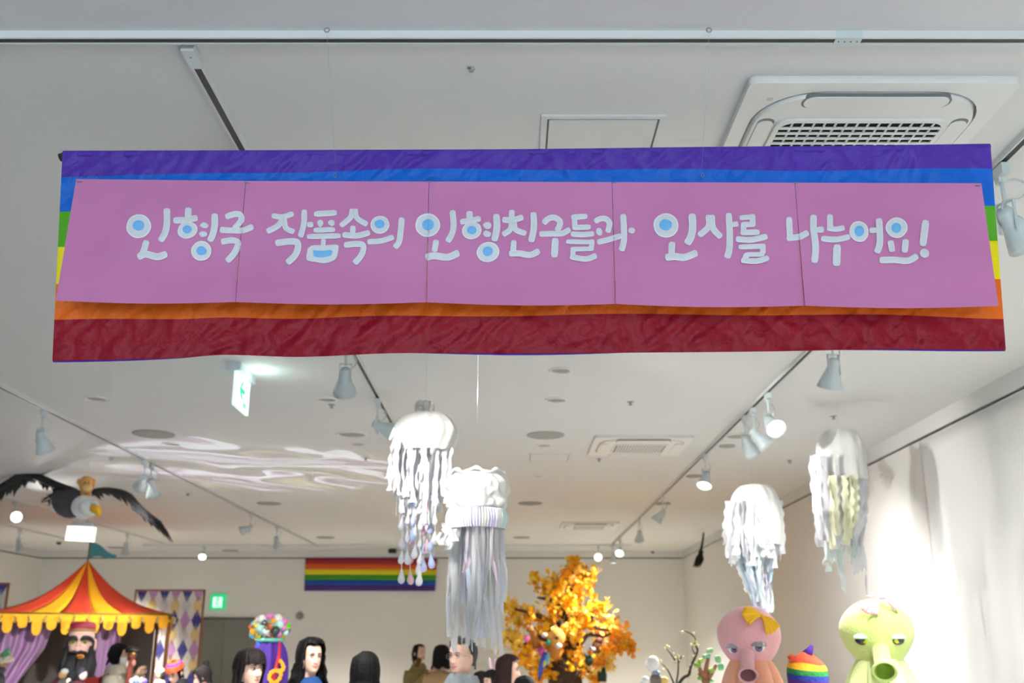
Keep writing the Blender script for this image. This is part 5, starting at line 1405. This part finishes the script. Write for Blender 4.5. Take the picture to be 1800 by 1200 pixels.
for k in range(7):
    q = B(); q.grid(lambda u, v: rh[1](hatpt(lerp(hz[k], hz[k + 1], v), 2 * PI * u)), 48, 5, True)
    o = obj('rainbow_hat' if hat is None else 'hat_stripe', q, M('hat_stripe%d' % k, hcol[k], .85, bump=.3, bscale=60), hat or rh[0]); hat = hat or o
q = B(); q.tube([rh[1]((-.004, 0, .245)), rh[1]((-.022, 0, .272)), rh[1]((-.034, 0, .295))], [.03, .018, .008], 10); obj('hat_peak', q, M('hat_tip', (74, 40, 150), .85), hat)
q = B(); q.tube([rh[1]((.06, 0, .215)), rh[1]((.088, 0, .243))], [.03, .012], 10); obj('hat_peak', q, M('hat_stripe5', (214, 74, 40)), hat)
# ------------------------------------------------------------------ golden tree with puppets in it
rt = random.Random(77)
YG = 14.0; sg = mpp(990, 1080, YG)
m_bark = M('bark', (74, 56, 48), .9, bump=.8, bscale=18, var=.2)
leafc = [M('leaf_gold%d' % i, c, .55, transl=.25) for i, c in enumerate(((254, 200, 36), (252, 182, 20), (254, 216, 84), (246, 160, 24)))]
tr = thing('golden_tree', 'tall artificial tree with golden yellow leaves and dark trunk', 'tree', (P(992, 1190, YG).x, YG, 0))
def qg(x, y, dy=0.0): return P(x, y, YG + dy)
b = B(); base = qg(992, 1200); 
b.tube(catmull([Vector((base.x, YG, .03)), Vector((base.x + .05, YG, .6)), qg(993, 1190), qg(997, 1150), qg(988, 1110), qg(996, 1050), qg(1008, 1000)], 5), [.30, .29, .28, .27, .26, .25, .245, .24, .235, .23, .225, .22, .21, .2, .18, .16, .14, .12, .10, .09, .08, .07, .06, .05, .045, .04, .035, .03, .025, .02, .015], 14); obj('trunk', b, m_bark, tr, True, world=True)
BR = [[(995, 1160), (1020, 1130), (1035, 1115), (1060, 1118), (1075, 1112)], [(992, 1130), (960, 1090), (935, 1078), (905, 1070)], [(990, 1140), (950, 1120), (915, 1135), (890, 1120)], [(996, 1060), (1010, 1030), (1030, 1020)], [(994, 1075), (970, 1055), (945, 1050)], [(996, 1100), (1030, 1095), (1045, 1075), (1055, 1070)], [(1000, 1180), (1030, 1165), (1060, 1140), (1095, 1130)], [(985, 1180), (960, 1170), (935, 1160)], [(1000, 1090), (1020, 1080), (1038, 1100), (1070, 1108)], [(990, 1100), (970, 1085), (960, 1110), (930, 1100)], [(1002, 1185), (1030, 1178), (1045, 1185)]]
for k, pts in enumerate(BR):
    dy = rt.uniform(-.5, .5); n = len(pts)
    c = catmull([qg(x, y, dy * i / (n - 1) - .05) for i, (x, y) in enumerate(pts)], 5)
    b = B(); b.tube(c, [lerp(.05, .012, i / (len(c) - 1)) for i in range(len(c))], 8); obj('branch', b, m_bark, tr, True, world=True)
def cluster_mesh(seed, mat):
    r = random.Random(seed); b = B()
    for k in range(11):
        c = Vector((r.gauss(0, .045), r.gauss(0, .045), r.gauss(0, .045))); R = Euler((r.uniform(-1.2, 1.2), r.uniform(-1.2, 1.2), r.uniform(0, 6.28))).to_matrix(); L = r.uniform(.035, .055)
        vs = [c + R @ Vector(v) * L for v in ((0, -1, 0), (.75, .1, .18), (.45, .75, .1), (0, .5, -.05), (-.45, .75, .1), (-.75, .1, .18))]
        b.add(vs, [(0, 1, 2, 3), (0, 3, 4, 5)]); b.tube([Vector((0, 0, 0)), vs[0]], .003, 3)
    return mesh_of('leaf_cluster_mesh', b, mat, True)
CM = [cluster_mesh(i, leafc[i % 4]) for i in range(12)]
BL = [(1011, 989, 10, 7), (1003, 1020, 26, 22), (962, 1028, 18, 11), (1028, 1028, 17, 9), (985, 1058, 32, 34), (892, 1068, 15, 10), (922, 1085, 20, 13), (1018, 1082, 28, 22), (1055, 1072, 10, 6), (1074, 1105, 20, 17), (1090, 1130, 19, 13), (903, 1122, 16, 11), (932, 1152, 22, 18), (958, 1100, 24, 16), (1002, 1115, 24, 14), (1018, 1165, 19, 14), (1060, 1152, 24, 20), (945, 1176, 16, 9), (1045, 1190, 9, 4), (878, 1132, 6, 3), (1110, 1136, 7, 4), (1042, 1004, 7, 3), (1036, 1046, 8, 3), (970, 1140, 18, 9), (1000, 1045, 20, 12), (942, 1018, 7, 3), (960, 1190, 12, 5)]
for (x, y, r, n) in BL:
    for k in range(n):
        a = rt.uniform(0, 2 * PI); d = r * math.sqrt(rt.random())
        p = P(x + d * math.cos(a), y + d * math.sin(a), YG + rt.uniform(-.55, .45) * min(1, r / 20))
        ci = rt.randrange(12)
        if x < 905: ci = 2 + 4 * rt.randrange(3)
        o = link('leaf_cluster', CM[ci], tr); o.matrix_parent_inverse = tr.matrix_basis.inverted()
        f = rt.uniform(.7, 1.2); o.location = p; o.scale = (f, f, f); o.rotation_euler = (rt.uniform(0, 6), rt.uniform(0, 6), rt.uniform(0, 6))
# golden reflector mat added below the frame, throws yellow light on the ceiling
lm = thing('bounce_mat', 'round golden mat added unseen under the tree to bounce yellow light', 'mat', (base.x, YG, 0))
b = B(); b.lathe([(0, .012), (1.5, .012), (1.55, .0)], 40); obj('mat', b, M('bounce_gold', (250, 190, 60), .8, var=.15, vscale=12), lm)
# puppets sitting in the tree
def soft(name, b, rgb, parent, rough=.8, bump=.2): return obj(name, b, M('puppet_%d_%d_%d' % rgb, rgb, rough, bump=bump, bscale=50), parent, True, world=True)
t = thing('bear_puppet', 'round yellow plush bear puppet peeking from the golden leaves', 'puppet', qg(978, 1130, -.55), group='puppets sitting in the golden tree')
yb_ = -.6
b = B(); b.ell(qg(978, 1120, yb_), (.115, .10, .12), (0, .2, 0), 18, 12); soft('head', b, (232, 166, 74), t)
b = B(); b.ell(qg(957, 1116, yb_ - .04), (.04, .03, .03)); soft('ear', b, (240, 232, 220), t)
b = B(); b.ell(qg(982, 1135, yb_ - .09), (.045, .035, .035)); soft('muzzle', b, (244, 240, 232), t)
b = B(); b.ell(qg(979, 1121, yb_ - .1), (.026, .02, .022)); soft('eye', b, (40, 38, 40), t)
b = B(); b.ell(qg(964, 1129, yb_ - .08), (.03, .02, .04), (0, .4, 0)); soft('bow', b, (42, 156, 130), t)
b = B(); b.ell(qg(976, 1142, yb_ + .1), (.09, .08, .13)); soft('body', b, (226, 150, 60), t)
t = thing('parrot_puppet', 'blue and pink parrot puppet with long tail perched in the golden tree', 'puppet', qg(953, 1160, -.6), group='puppets sitting in the golden tree')
b = B(); b.tube([qg(960, 1148, -.6), qg(957, 1160, -.62), qg(951, 1176, -.62), qg(947, 1196, -.6)], [.05, .055, .035, .012], 10); soft('body', b, (66, 92, 196), t)
b = B(); b.ell(qg(951, 1144, -.62), (.055, .05, .05)); soft('head', b, (206, 80, 168), t)
b = B(); b.tube([qg(946, 1146, -.66), qg(943, 1150, -.67)], [.02, .004], 8); soft('beak', b, (246, 200, 40), t)
b = B(); b.ell(qg(962, 1158, -.66), (.028, .02, .085), (0, .25, 0)); soft('wing', b, (120, 190, 220), t)
b = B(); b.ell(qg(957, 1166, -.67), (.018, .012, .05), (0, .25, 0)); soft('wing_feathers', b, (222, 216, 60), t)
t = thing('giraffe_puppet', 'small brown and pink horned puppet among leaves left of the bear', 'puppet', qg(938, 1128, -.5), group='puppets sitting in the golden tree')
b = B(); b.tube([qg(944, 1138, -.5), qg(940, 1120, -.52), qg(934, 1108, -.54)], [.06, .045, .04], 10); soft('neck', b, (176, 110, 40), t)
b = B(); b.ell(qg(932, 1106, -.58), (.05, .06, .04)); soft('head', b, (190, 122, 50), t)
b = B(); b.ell(qg(926, 1122, -.56), (.04, .03, .045)); soft('scarf', b, (232, 112, 178), t)
for x in (929, 935):
    b = B(); b.tube([qg(x, 1104, -.58), qg(x - 1, 1098, -.58)], [.012, .016], 6); soft('horn', b, (226, 214, 200), t)
t = thing('owl_puppet', 'brown owl puppet on the right branch of the golden tree', 'puppet', qg(1050, 1148, -.4), group='puppets sitting in the golden tree')
b = B(); b.ell(qg(1050, 1136, -.4), (.07, .07, .1), (0, .3, 0)); soft('body', b, (130, 84, 50), t)
b = B(); b.ell(qg(1053, 1126, -.42), (.05, .05, .045)); soft('head', b, (110, 60, 44), t)
b = B(); b.ell(qg(1043, 1141, -.47), (.03, .02, .025)); soft('bib', b, (226, 222, 220), t)
b = B(); b.ell(qg(1039, 1138, -.46), (.02, .02, .02)); soft('face_disc', b, (120, 134, 160), t)
t = thing('crow_puppet', 'dark green bird puppet with hanging tail below the owl', 'puppet', qg(1035, 1168, -.4), group='puppets sitting in the golden tree')
b = B(); b.ell(qg(1035, 1160, -.42), (.055, .06, .07)); soft('body', b, (40, 62, 52), t)
b = B(); b.ell(qg(1030, 1152, -.46), (.035, .035, .035)); soft('head', b, (52, 74, 60), t)
for x in (1054, 1061):
    b = B(); b.tube([qg(x, 1172, -.4), qg(x + 1, 1186, -.4), qg(x + 1, 1198, -.4)], [.02, .035, .03], 8); soft('leg', b, (42, 66, 56), t)

# ------------------------------------------------------------------ lantern-headed puppet in purple
YP = 9.6
def qp(x, y, dy=0.0): return P(x, y, YP + dy)
sp = mpp(474, 1110, YP)
lp = thing('lantern_puppet', 'puppet with jewelled colourful lantern head and long purple gown', 'puppet', Vector((qp(474, 1150).x, YP, 0)))
rl2 = random.Random(9)
b = B()
hc = qp(474, 1104); rx_, rz_ = 30 * sp, 20 * sp
b.ell(hc, (rx_, rx_ * .9, rz_), None, 24, 16); hd2 = obj('head', b, M('lantern_glass', (120, 140, 124), .2), lp, True, world=True)
gem = [((220, 190, 20), 3), ((170, 84, 40), 2), ((140, 70, 190), 1), ((50, 66, 62), 2), ((232, 156, 30), 3), ((60, 170, 200), 2), ((110, 200, 30), 3), ((186, 230, 214), 3), ((214, 120, 190), 1), ((30, 110, 80), 2), ((226, 226, 220), 2)]
gl_ = [g_[0] for g_ in gem for _ in range(g_[1])]
for k in range(52):
    u = rl2.uniform(-1, 1); a = k * 2.399; z = 1 - 2 * (k + .5) / 52; r = math.sqrt(1 - z * z)
    p = hc + Vector((rx_ * r * math.cos(a), rx_ * .9 * r * math.sin(a), rz_ * z)) * 1.02
    rgb = gl_[rl2.randrange(len(gl_))]; b = B(); e = rl2.uniform(.028, .048)
    if k % 4 == 0:                                  # star
        n = Vector((r * math.cos(a), r * math.sin(a), z)).normalized(); x = n.cross(Vector((0, 0, 1))).normalized(); y = x.cross(n)
        b.prism([p + n * .012 + (x * math.cos(i * PI / 5) + y * math.sin(i * PI / 5)) * e * (1.5 if i % 2 == 0 else .65) for i in range(10)], n, .02)
    else: b.ell(p, (e, e, e * rl2.uniform(.5, .9)), (rl2.uniform(0, 3), rl2.uniform(0, 3), 0), 10, 7)
    obj('jewel', b, M('jewel_%d_%d_%d' % rgb, rgb, .12, metal=.25, spec=.8), hd2, True, world=True)
b = B(); b.lathe([(.05, 0), (rx_ * .8, .012), (rx_ * .84, .035), (rx_ * .7, .05)], 24, Matrix.Translation(qp(474, 1130))); obj('collar_ring', b, M('collar_teal', (110, 190, 170), .2, metal=.3), hd2, True, world=True)
def gown(u, v):
    a = 2 * PI * u; y = lerp(1127, 1230, min(1, v * 1.0)); p = qp(474, y); z = lerp(qp(474, 1127).z, .02, v ** 1.3)
    r = lerp(.10, .36, v) * (1 + .10 * math.sin(a * 9 + v * 2)) + .02 * math.sin(v * 12)
    return Vector((p.x - .02 * v, YP, z)) + Vector((r * math.cos(a), r * math.sin(a), 0))
b = B(); b.grid(gown, 80, 26, True); obj('gown', b, M('gown_purple', (72, 34, 140), .7, bump=.15, bscale=30), lp, True, world=True)
b = B(); b.tube([qp(492, 1128, -.1), qp(491, 1150, -.16), qp(484, 1180, -.2), qp(476, 1215, -.2)], [.012, .016, .018, .02], 6); obj('red_trim', b, M('trim_red', (190, 30, 44), .6), lp, True, world=True)
b = B(); b.tube([qp(456, 1128, -.05), qp(457, 1140, -.08)], [.03, .02], 8); obj('blue_tie', b, M('tie_blue', (30, 84, 190), .6), lp, True, world=True)
gpts = catmull([qp(494, 1162, -.2), qp(499, 1172, -.22), qp(494, 1180, -.24), qp(486, 1178, -.24), qp(477, 1182, -.24), qp(474, 1192, -.24), qp(482, 1200, -.24), qp(492, 1192, -.24), qp(496, 1178, -.24)], 4)
for k, p in enumerate(gpts[::2]):
    b = B(); 
    for i in range(5): b.ell(p + Vector((.011 * math.cos(i * 1.256), -.01, .011 * math.sin(i * 1.256))), (.010, .006, .010), None, 8, 6)
    obj('garland_flower', b, M('garland_yellow', (244, 172, 20), .6), lp, True, world=True)

# ------------------------------------------------------------------ bearded puppet in the tent
YJ = 14.6
gj = thing('bearded_puppet', 'giant bearded puppet head with dark red cap standing in the circus tent', 'puppet', Vector((P(141, 1140, YJ).x, YJ, 0)), (0, 0, math.radians(16)))
kj = 2.35; pj = P(141, 1092, YJ); zcj = pj.z - .235 * kj
Tj = lambda p: Vector((p[0] * kj * .92, p[1] * kj, zcj + p[2] * kj))
m_gface = M('puppet_face', (222, 178, 164), .7, bump=.3, bscale=14, var=.08)
b = B(); zs_ = [.235 - i * .006 for i in range(46)]
vs = [Tj(head_pt(z, 2 * PI * i / 40, 0, True)) for z in zs_ for i in range(40)]
b.add(vs, [(j * 40 + i, j * 40 + (i + 1) % 40, (j + 1) * 40 + (i + 1) % 40, (j + 1) * 40 + i) for j in range(45) for i in range(40)])
b.ell(Tj((0, -.108, .075)), (.045, .05, .04)); b.ell(Tj((0, -.10, .10)), (.03, .035, .06))
for s in (-1, 1): b.ell(Tj((s * .083, .01, .1)), (.03, .05, .085)); b.ell(Tj((s * .02, -.10, .068)), (.03, .03, .025))
obj('head', b, m_gface, gj)
b = B(); b.lathe([(.0, .03), (.155, .025), (.175, -.0), (.18, -.07), (.178, -.075)], 28, Matrix.Translation(Tj((0, .01, .215))) @ Matrix.Rotation(-.12, 4, 'X') @ Matrix.Scale(1.2, 4, (0, 1, 0))); cp = obj('cap', b, M('cap_red', (140, 28, 50), .6), gj)
b = B(); b.tube([Tj((.088 * math.sin(a), -.098 * math.cos(a) + .003, .185)) for a in [-1.5 + 3 * i / 20 for i in range(21)]], .012, 6); obj('cap_trim', b, M('trim_gold', (200, 160, 80), .4, metal=.5, bump=.6, bscale=120), cp)
m_gray = M('brow_black', (44, 42, 46), .9, bump=.8, bscale=60)
for s in (-1, 1):
    b = B(); b.tube(catmull([Tj((s * .008, -.108, .128)), Tj((s * .03, -.112, .142)), Tj((s * .06, -.09, .138)), Tj((s * .082, -.07, .12)), Tj((s * .088, -.07, .085))], 4), [.012, .02, .026, .03, .032, .032, .032, .03, .03, .028, .026, .024, .022, .02, .016, .012, .006], 8); obj('eyebrow', b, m_gray, gj)
    b = B(); b.ell(Tj((s * .034, -.085, .115)), (.036, .02, .02)); e_ = obj('eye', b, M('puppet_eye', (170, 190, 60), .3), gj)
    b = B(); b.ell(Tj((s * .036, -.0935, .115)), (.014, .008, .016)); obj('pupil', b, M('puppet_iris', (60, 90, 20), .2), e_)
b = B()
for k in range(190):
    a = rt.uniform(-1.75, 1.75); z0 = rt.uniform(.02, .062) if abs(a) < .9 else rt.uniform(.03, .10)
    p0 = Tj(head_pt(z0, a, .002, False)); e = Tj((.075 * math.sin(a) + rt.uniform(-.012, .012), -.085 * math.cos(a) - .015, -rt.uniform(.16, .24)))
    b.tube([p0, p0.lerp(e, .4) + Vector((.05 * math.sin(a), -.06 * math.cos(a) - .02, .02)), e], [.016, .022, .004], 5)
obj('beard', b, M('beard_black', (30, 30, 34), .6, bump=.4), gj)
b = B(); b.tube([Tj((-.055, -.1, .058)), Tj((-.02, -.118, .062)), Tj((.02, -.118, .062)), Tj((.055, -.1, .058))], [.012, .022, .022, .012], 8); obj('moustache', b, m_gray, gj)
b = B(); b.ell(Tj((.022, -.128, .036)), (.055, .035, .032)); mo = obj('mouth', b, M('mouth_orange', (206, 130, 50), .6), gj)
b = B(); b.ell(Tj((.022, -.142, .037)), (.032, .012, .008)); obj('mouth_gap', b, M('mouth_dark', (60, 30, 24), .8), mo)
b = B()
for k in range(60):
    a = rt.uniform(1.5, 4.78); p0 = Tj(head_pt(.17, a, .006, False)); e = Tj(head_pt(.1, a, .02, False)); e.z = zcj - rt.uniform(.3, .5)
    b.tube([p0, p0.lerp(e, .5), e], [.02, .024, .006], 5)
obj('hair', b, M('beard_black', (30, 30, 34)), gj)
b = B(); b.lathe([(.13, zcj + .02), (.16, zcj - .1), (.34, zcj - .28), (.40, zcj - .6), (.42, .01), (0, .01)], 24); obj('robe', b, M('robe_maroon', (96, 24, 44), .7), gj)

# ------------------------------------------------------------------ small hand puppets on the stalls
m_table = M('table_cloth', (120, 112, 108), .8)
def stand(x, y, z, label):
    t = thing('puppet_stand', label, 'stand', (x, y, 0), group='puppet stands')
    b = B(); b.lathe([(.12, 0), (.12, .02), (.015, .03), (.012, z)], 14, None, True); obj('pole', b, m_steel, t)
def small(name, label, px, py, Y, parts, zbot=None):
    """parts: (name, dx px, dy px, rx px, ry px, rz px, rgb)"""
    p = P(px, py, Y); s = mpp(px, py, Y)
    lo_ = min(p.z - (q[2] + q[5]) * s for q in parts)
    t = thing(name, label, 'puppet', (p.x, Y, lo_), group='small puppets')
    for (n, dx, dy, rx, ry, rz, rgb) in parts:
        b = B(); c = p + Vector((dx * s, 0, -dy * s)) + Vector((0, -ry * s * .3 if n in ('nose', 'eye', 'beak') else 0, 0))
        b.ell(c, (rx * s, ry * s, rz * s), None, 14, 10)
        obj(n, b, M('sp_%d_%d_%d' % rgb, rgb, .75, bump=.25, bscale=60), t, True, world=True)
    stand(p.x, Y, lo_ - .003, 'thin stand holding the ' + label[:60].split(' with ')[0].split(' beside ')[0].split(' in ')[0])
    return t, p, s
# pale flower-headed puppet at the left edge
f_, p, s = small('flower_puppet', 'ruffled cream flower puppet with green pointed hat at the left edge', 6, 1156, 11.5, [('face', -2, 8, 11, 10, 9, (176, 128, 84)), ('collar', -3, 20, 9, 9, 8, (66, 66, 70)), ('body', -3, 40, 11, 10, 16, (90, 86, 88))])
b = B()
for k in range(30):
    a = k * 2.399; b.ell(p + Vector((17 * s * math.cos(a) * rt.uniform(.5, 1) - 2 * s, 12 * s * math.sin(a), rt.uniform(-7, 6) * s)), (5 * s, 5 * s, 4 * s), None, 8, 6)
obj('ruffle', b, M('ruffle_cream', (244, 232, 200), .8), f_, True, world=True)
b = B(); b.lathe([(8 * s, 0), (4 * s, 8 * s), (0, 17 * s)], 14, Matrix.Translation(p + Vector((4 * s, -.03, 4 * s))) @ Matrix.Rotation(.35, 4, 'Y')); obj('pointed_hat', b, M('hat_green', (80, 170, 116), .7), f_, True, world=True)
small('doll_puppet', 'small pale-faced puppet with dark red dress in front of the bearded puppet', 146, 1186, 10.5, [('head', 0, 0, 7, 7, 9, (232, 210, 196)), ('hair', -2, -4, 7.5, 7, 8, (52, 48, 60)), ('nose', 3, 1, 1.5, 3, 1.5, (226, 196, 180)), ('body', -6, 24, 16, 10, 15, (82, 18, 32)), ('hand', -24, 10, 4, 4, 5, (226, 212, 190)), ('arm', -17, 14, 10, 5, 5, (28, 26, 30))])
small('mouse_puppet', 'small white-haired puppet left of the pale-faced doll puppet', 110, 1186, 10.8, [('head', 0, 0, 7, 7, 7, (190, 150, 100)), ('hair', 3, -6, 7, 6, 5, (226, 224, 216)), ('body', 2, 18, 10, 8, 14, (96, 90, 84))])
# bassoon shaped puppet with black hat
bs, p, s = small('pirate_puppet', 'tall reddish brown puppet with black pirate hat beside the cream jacket visitor', 232, 1150, 12.6, [('head', 1, 2, 7, 7, 8, (128, 60, 44)), ('beak', 4, -2, 3, 5, 2.5, (232, 196, 40)), ('neck', 0, 14, 5, 5, 9, (120, 56, 44)), ('body', -1, 40, 6, 6, 30, (132, 62, 50)), ('hand', 4, 14, 4, 4, 6, (204, 140, 116)), ('hand', -6, 17, 3, 3, 6, (226, 200, 190))])
b = B(); b.tube(catmull([p + Vector((-12 * s, 0, 4 * s)), p + Vector((-6 * s, 0, 8 * s)), p + Vector((0, 0, 7 * s)), p + Vector((8 * s, 0, 6 * s)), p + Vector((14 * s, 0, 8 * s))], 4), [.01, .02, .03, .036, .04, .042, .044, .044, .044, .042, .04, .036, .034, .028, .02, .012, .006], 8); obj('pirate_hat', b, m_black, bs, True, world=True)
small('bandaged_puppet', 'small cream puppet in white headwrap beside the knit hat person', 280, 1184, 11.5, [('head', 0, 0, 8, 8, 10, (214, 196, 160)), ('headwrap', 0, -4, 9, 9, 7, (230, 226, 212)), ('body', 2, 20, 11, 9, 14, (196, 176, 150)), ('hair', 6, 2, 5, 7, 9, (40, 34, 32))])
small('bird_puppet', 'tiny white and navy puppet at the bottom edge below the pirate puppet', 239, 1194, 11.2, [('head', 0, 0, 5, 5, 4, (226, 230, 234)), ('wing', -7, 3, 4, 4, 5, (222, 226, 232)), ('wing', 9, 2, 4, 4, 5, (222, 226, 232)), ('body', 1, 8, 7, 6, 7, (60, 82, 104)), ('tail', 16, 4, 4, 4, 6, (120, 90, 190))])
# white round-headed puppet right of the tree
small('snowman_puppet', 'white round-headed puppet with blue collar and grey clothes right of the golden tree', 1148, 1166, 8.6, [('head', 0, 0, 11, 11, 13, (240, 238, 234)), ('nose', -11, 0, 4, 4, 4, (244, 242, 238)), ('chin', -4, 9, 6, 6, 5, (240, 238, 234)), ('collar', 4, 15, 8, 8, 4, (140, 160, 186)), ('body', 4, 28, 11, 9, 13, (116, 106, 98)), ('hand', -14, 27, 6, 6, 6, (236, 234, 230)), ('hand', -20, 33, 5, 5, 5, (236, 234, 230)), ('bag', 18, 28, 8, 7, 7, (226, 190, 110))])
# bare branch with buds
YW = 8.9
tw = thing('blossom_branch', 'bare dark branch with tiny pale buds between the white puppet and clay trees', 'branch', (P(1205, 1195, YW).x, YW, 0), group='small display trees')
def qw(x, y, dy=0): return P(x, y, YW + dy)
TW = [[(1185, 1215), (1200, 1192), (1211, 1185), (1214, 1172), (1224, 1150), (1226, 1140), (1221, 1132), (1222, 1122), (1215, 1114), (1204, 1108)], [(1189, 1200), (1192, 1180), (1192, 1160), (1188, 1152)], [(1192, 1165), (1196, 1158), (1198, 1152)], [(1186, 1205), (1178, 1185), (1170, 1172), (1162, 1165)], [(1190, 1165), (1180, 1150), (1171, 1139)], [(1222, 1150), (1217, 1140), (1218, 1132)]]
for k, pts in enumerate(TW):
    b = B(); c = catmull([qw(x, y, .02 * k) for x, y in pts], 4); b.tube(c, [lerp(.016 if k == 0 else .008, .004, i / (len(c) - 1)) for i in range(len(c))], 7); obj('twig', b, M('twig_dark', (52, 46, 38), .9), tw, True, world=True)
    for (x, y) in pts[2:]:
        for i in range(3):
            b = B(); b.ell(qw(x + rt.uniform(-6, 6), y + rt.uniform(-5, 5)), rt.uniform(.006, .012), None, 7, 5); obj('bud', b, M('bud_pale', (206, 206, 150), .7), tw, True, world=True)
b = B(); b.tube([Vector((qw(1185, 1215).x, YW, 0)), qw(1185, 1215)], [.06, .016], 8); obj('stem', b, M('twig_dark', (52, 46, 38)), tw, True, world=True)
# clay trees
YK = 8.4
ck = thing('clay_tree', 'small clay tree with green rounded leaf clumps beside the pink octopus', 'tree', (P(1242, 1195, YK).x, YK, 0), group='small display trees')
def qk(x, y, dy=0): return P(x, y, YK + dy)
m_clay = M('clay_brown', (150, 98, 72), .8)
for pts in ([(1243, 1240), (1243, 1200), (1240, 1185), (1243, 1165), (1246, 1155)], [(1242, 1190), (1232, 1180), (1230, 1172)], [(1244, 1190), (1252, 1180), (1259, 1168)], [(1241, 1200), (1233, 1188), (1228, 1182)]):
    b = B(); c = catmull([qk(x, y) for x, y in pts], 4); b.tube(c, [lerp(.028, .012, i / (len(c) - 1)) for i in range(len(c))], 8); obj('branch', b, m_clay, ck, True, world=True)
b = B(); b.tube([Vector((qk(1243, 1240).x, YK, 0)), qk(1243, 1238)], [.08, .03], 10); obj('trunk', b, m_clay, ck, True, world=True)
for (x, y, rx, rz, rgb, tl) in ((1248, 1143, 6, 8, (150, 196, 140), .2), (1242, 1153, 7, 7, (126, 190, 150), 0), (1226, 1168, 6, 9, (140, 176, 70), -.2), (1232, 1160, 5, 7, (170, 196, 90), 0), (1262, 1158, 5, 12, (140, 190, 130), -.3), (1267, 1172, 5, 11, (110, 190, 140), 0), (1251, 1178, 6, 9, (150, 180, 80), .1), (1230, 1192, 4, 6, (120, 180, 90), 0), (1250, 1196, 5, 5, (130, 186, 120), 0)):
    q = B()
    for k in range(12):
        a = k * 2.399; q.ell(qk(x + rx * .6 * math.cos(a), y + rz * .7 * math.sin(a * 1.3), .02 * math.sin(a)), (rx * .5 * .0046, .02, rz * .42 * .0046), (0, tl, 0), 8, 6)
    obj('leaf_clump', q, M('clay_%d_%d_%d' % rgb, rgb, .7), ck, True, world=True)
# ------------------------------------------------------------------ coloured reflections on the ceiling, imitated by an added unseen spot near the floor
pc = on_ceiling(455, 822)
l = bpy.data.lights.new('added_patch_spot', 'SPOT'); l.energy = 260; l.spot_size = math.radians(62); l.spot_blend = 0.15; l.shadow_soft_size = 0.015
l.use_nodes = True; nt = l.node_tree; N = nt.nodes; Lk = nt.links
em = N['Emission']
tc = N.new('ShaderNodeTexCoord'); mp = N.new('ShaderNodeMapping'); mp.inputs['Scale'].default_value = (1.5, 2.4, 1.0)
nz = N.new('ShaderNodeTexNoise'); nz.inputs['Scale'].default_value = 1.6; nz.inputs['Detail'].default_value = 0.3; nz.inputs['Distortion'].default_value = 0.9
cr = N.new('ShaderNodeValToRGB'); cr.color_ramp.interpolation = 'CONSTANT'
e = cr.color_ramp.elements
e[0].position = 0; e[0].color = (0.0, 0.0, 0.0, 1)
e[1].position = 0.40; e[1].color = (0.5, 0.44, 0.22, 1)
for p, c in ((0.43, (0.06, 0.03, 0.05, 1)), (0.50, (0.85, 0.88, 1.0, 1)), (0.555, (0.45, 0.28, 0.45, 1)), (0.60, (0.02, 0.0, 0.02, 1)), (0.66, (0.5, 0.5, 0.62, 1))):
    q = e.new(p); q.color = c
Lk.new(tc.outputs['Normal'], mp.inputs['Vector']); Lk.new(mp.outputs[0], nz.inputs['Vector']); Lk.new(nz.outputs['Fac'], cr.inputs[0]); Lk.new(cr.outputs[0], em.inputs[0])
lo = bpy.data.objects.new('added_patch_spot', l); COL.objects.link(lo); lo.location = (pc.x, pc.y, 0.35); lo.rotation_euler = (PI, 0, 0.5)
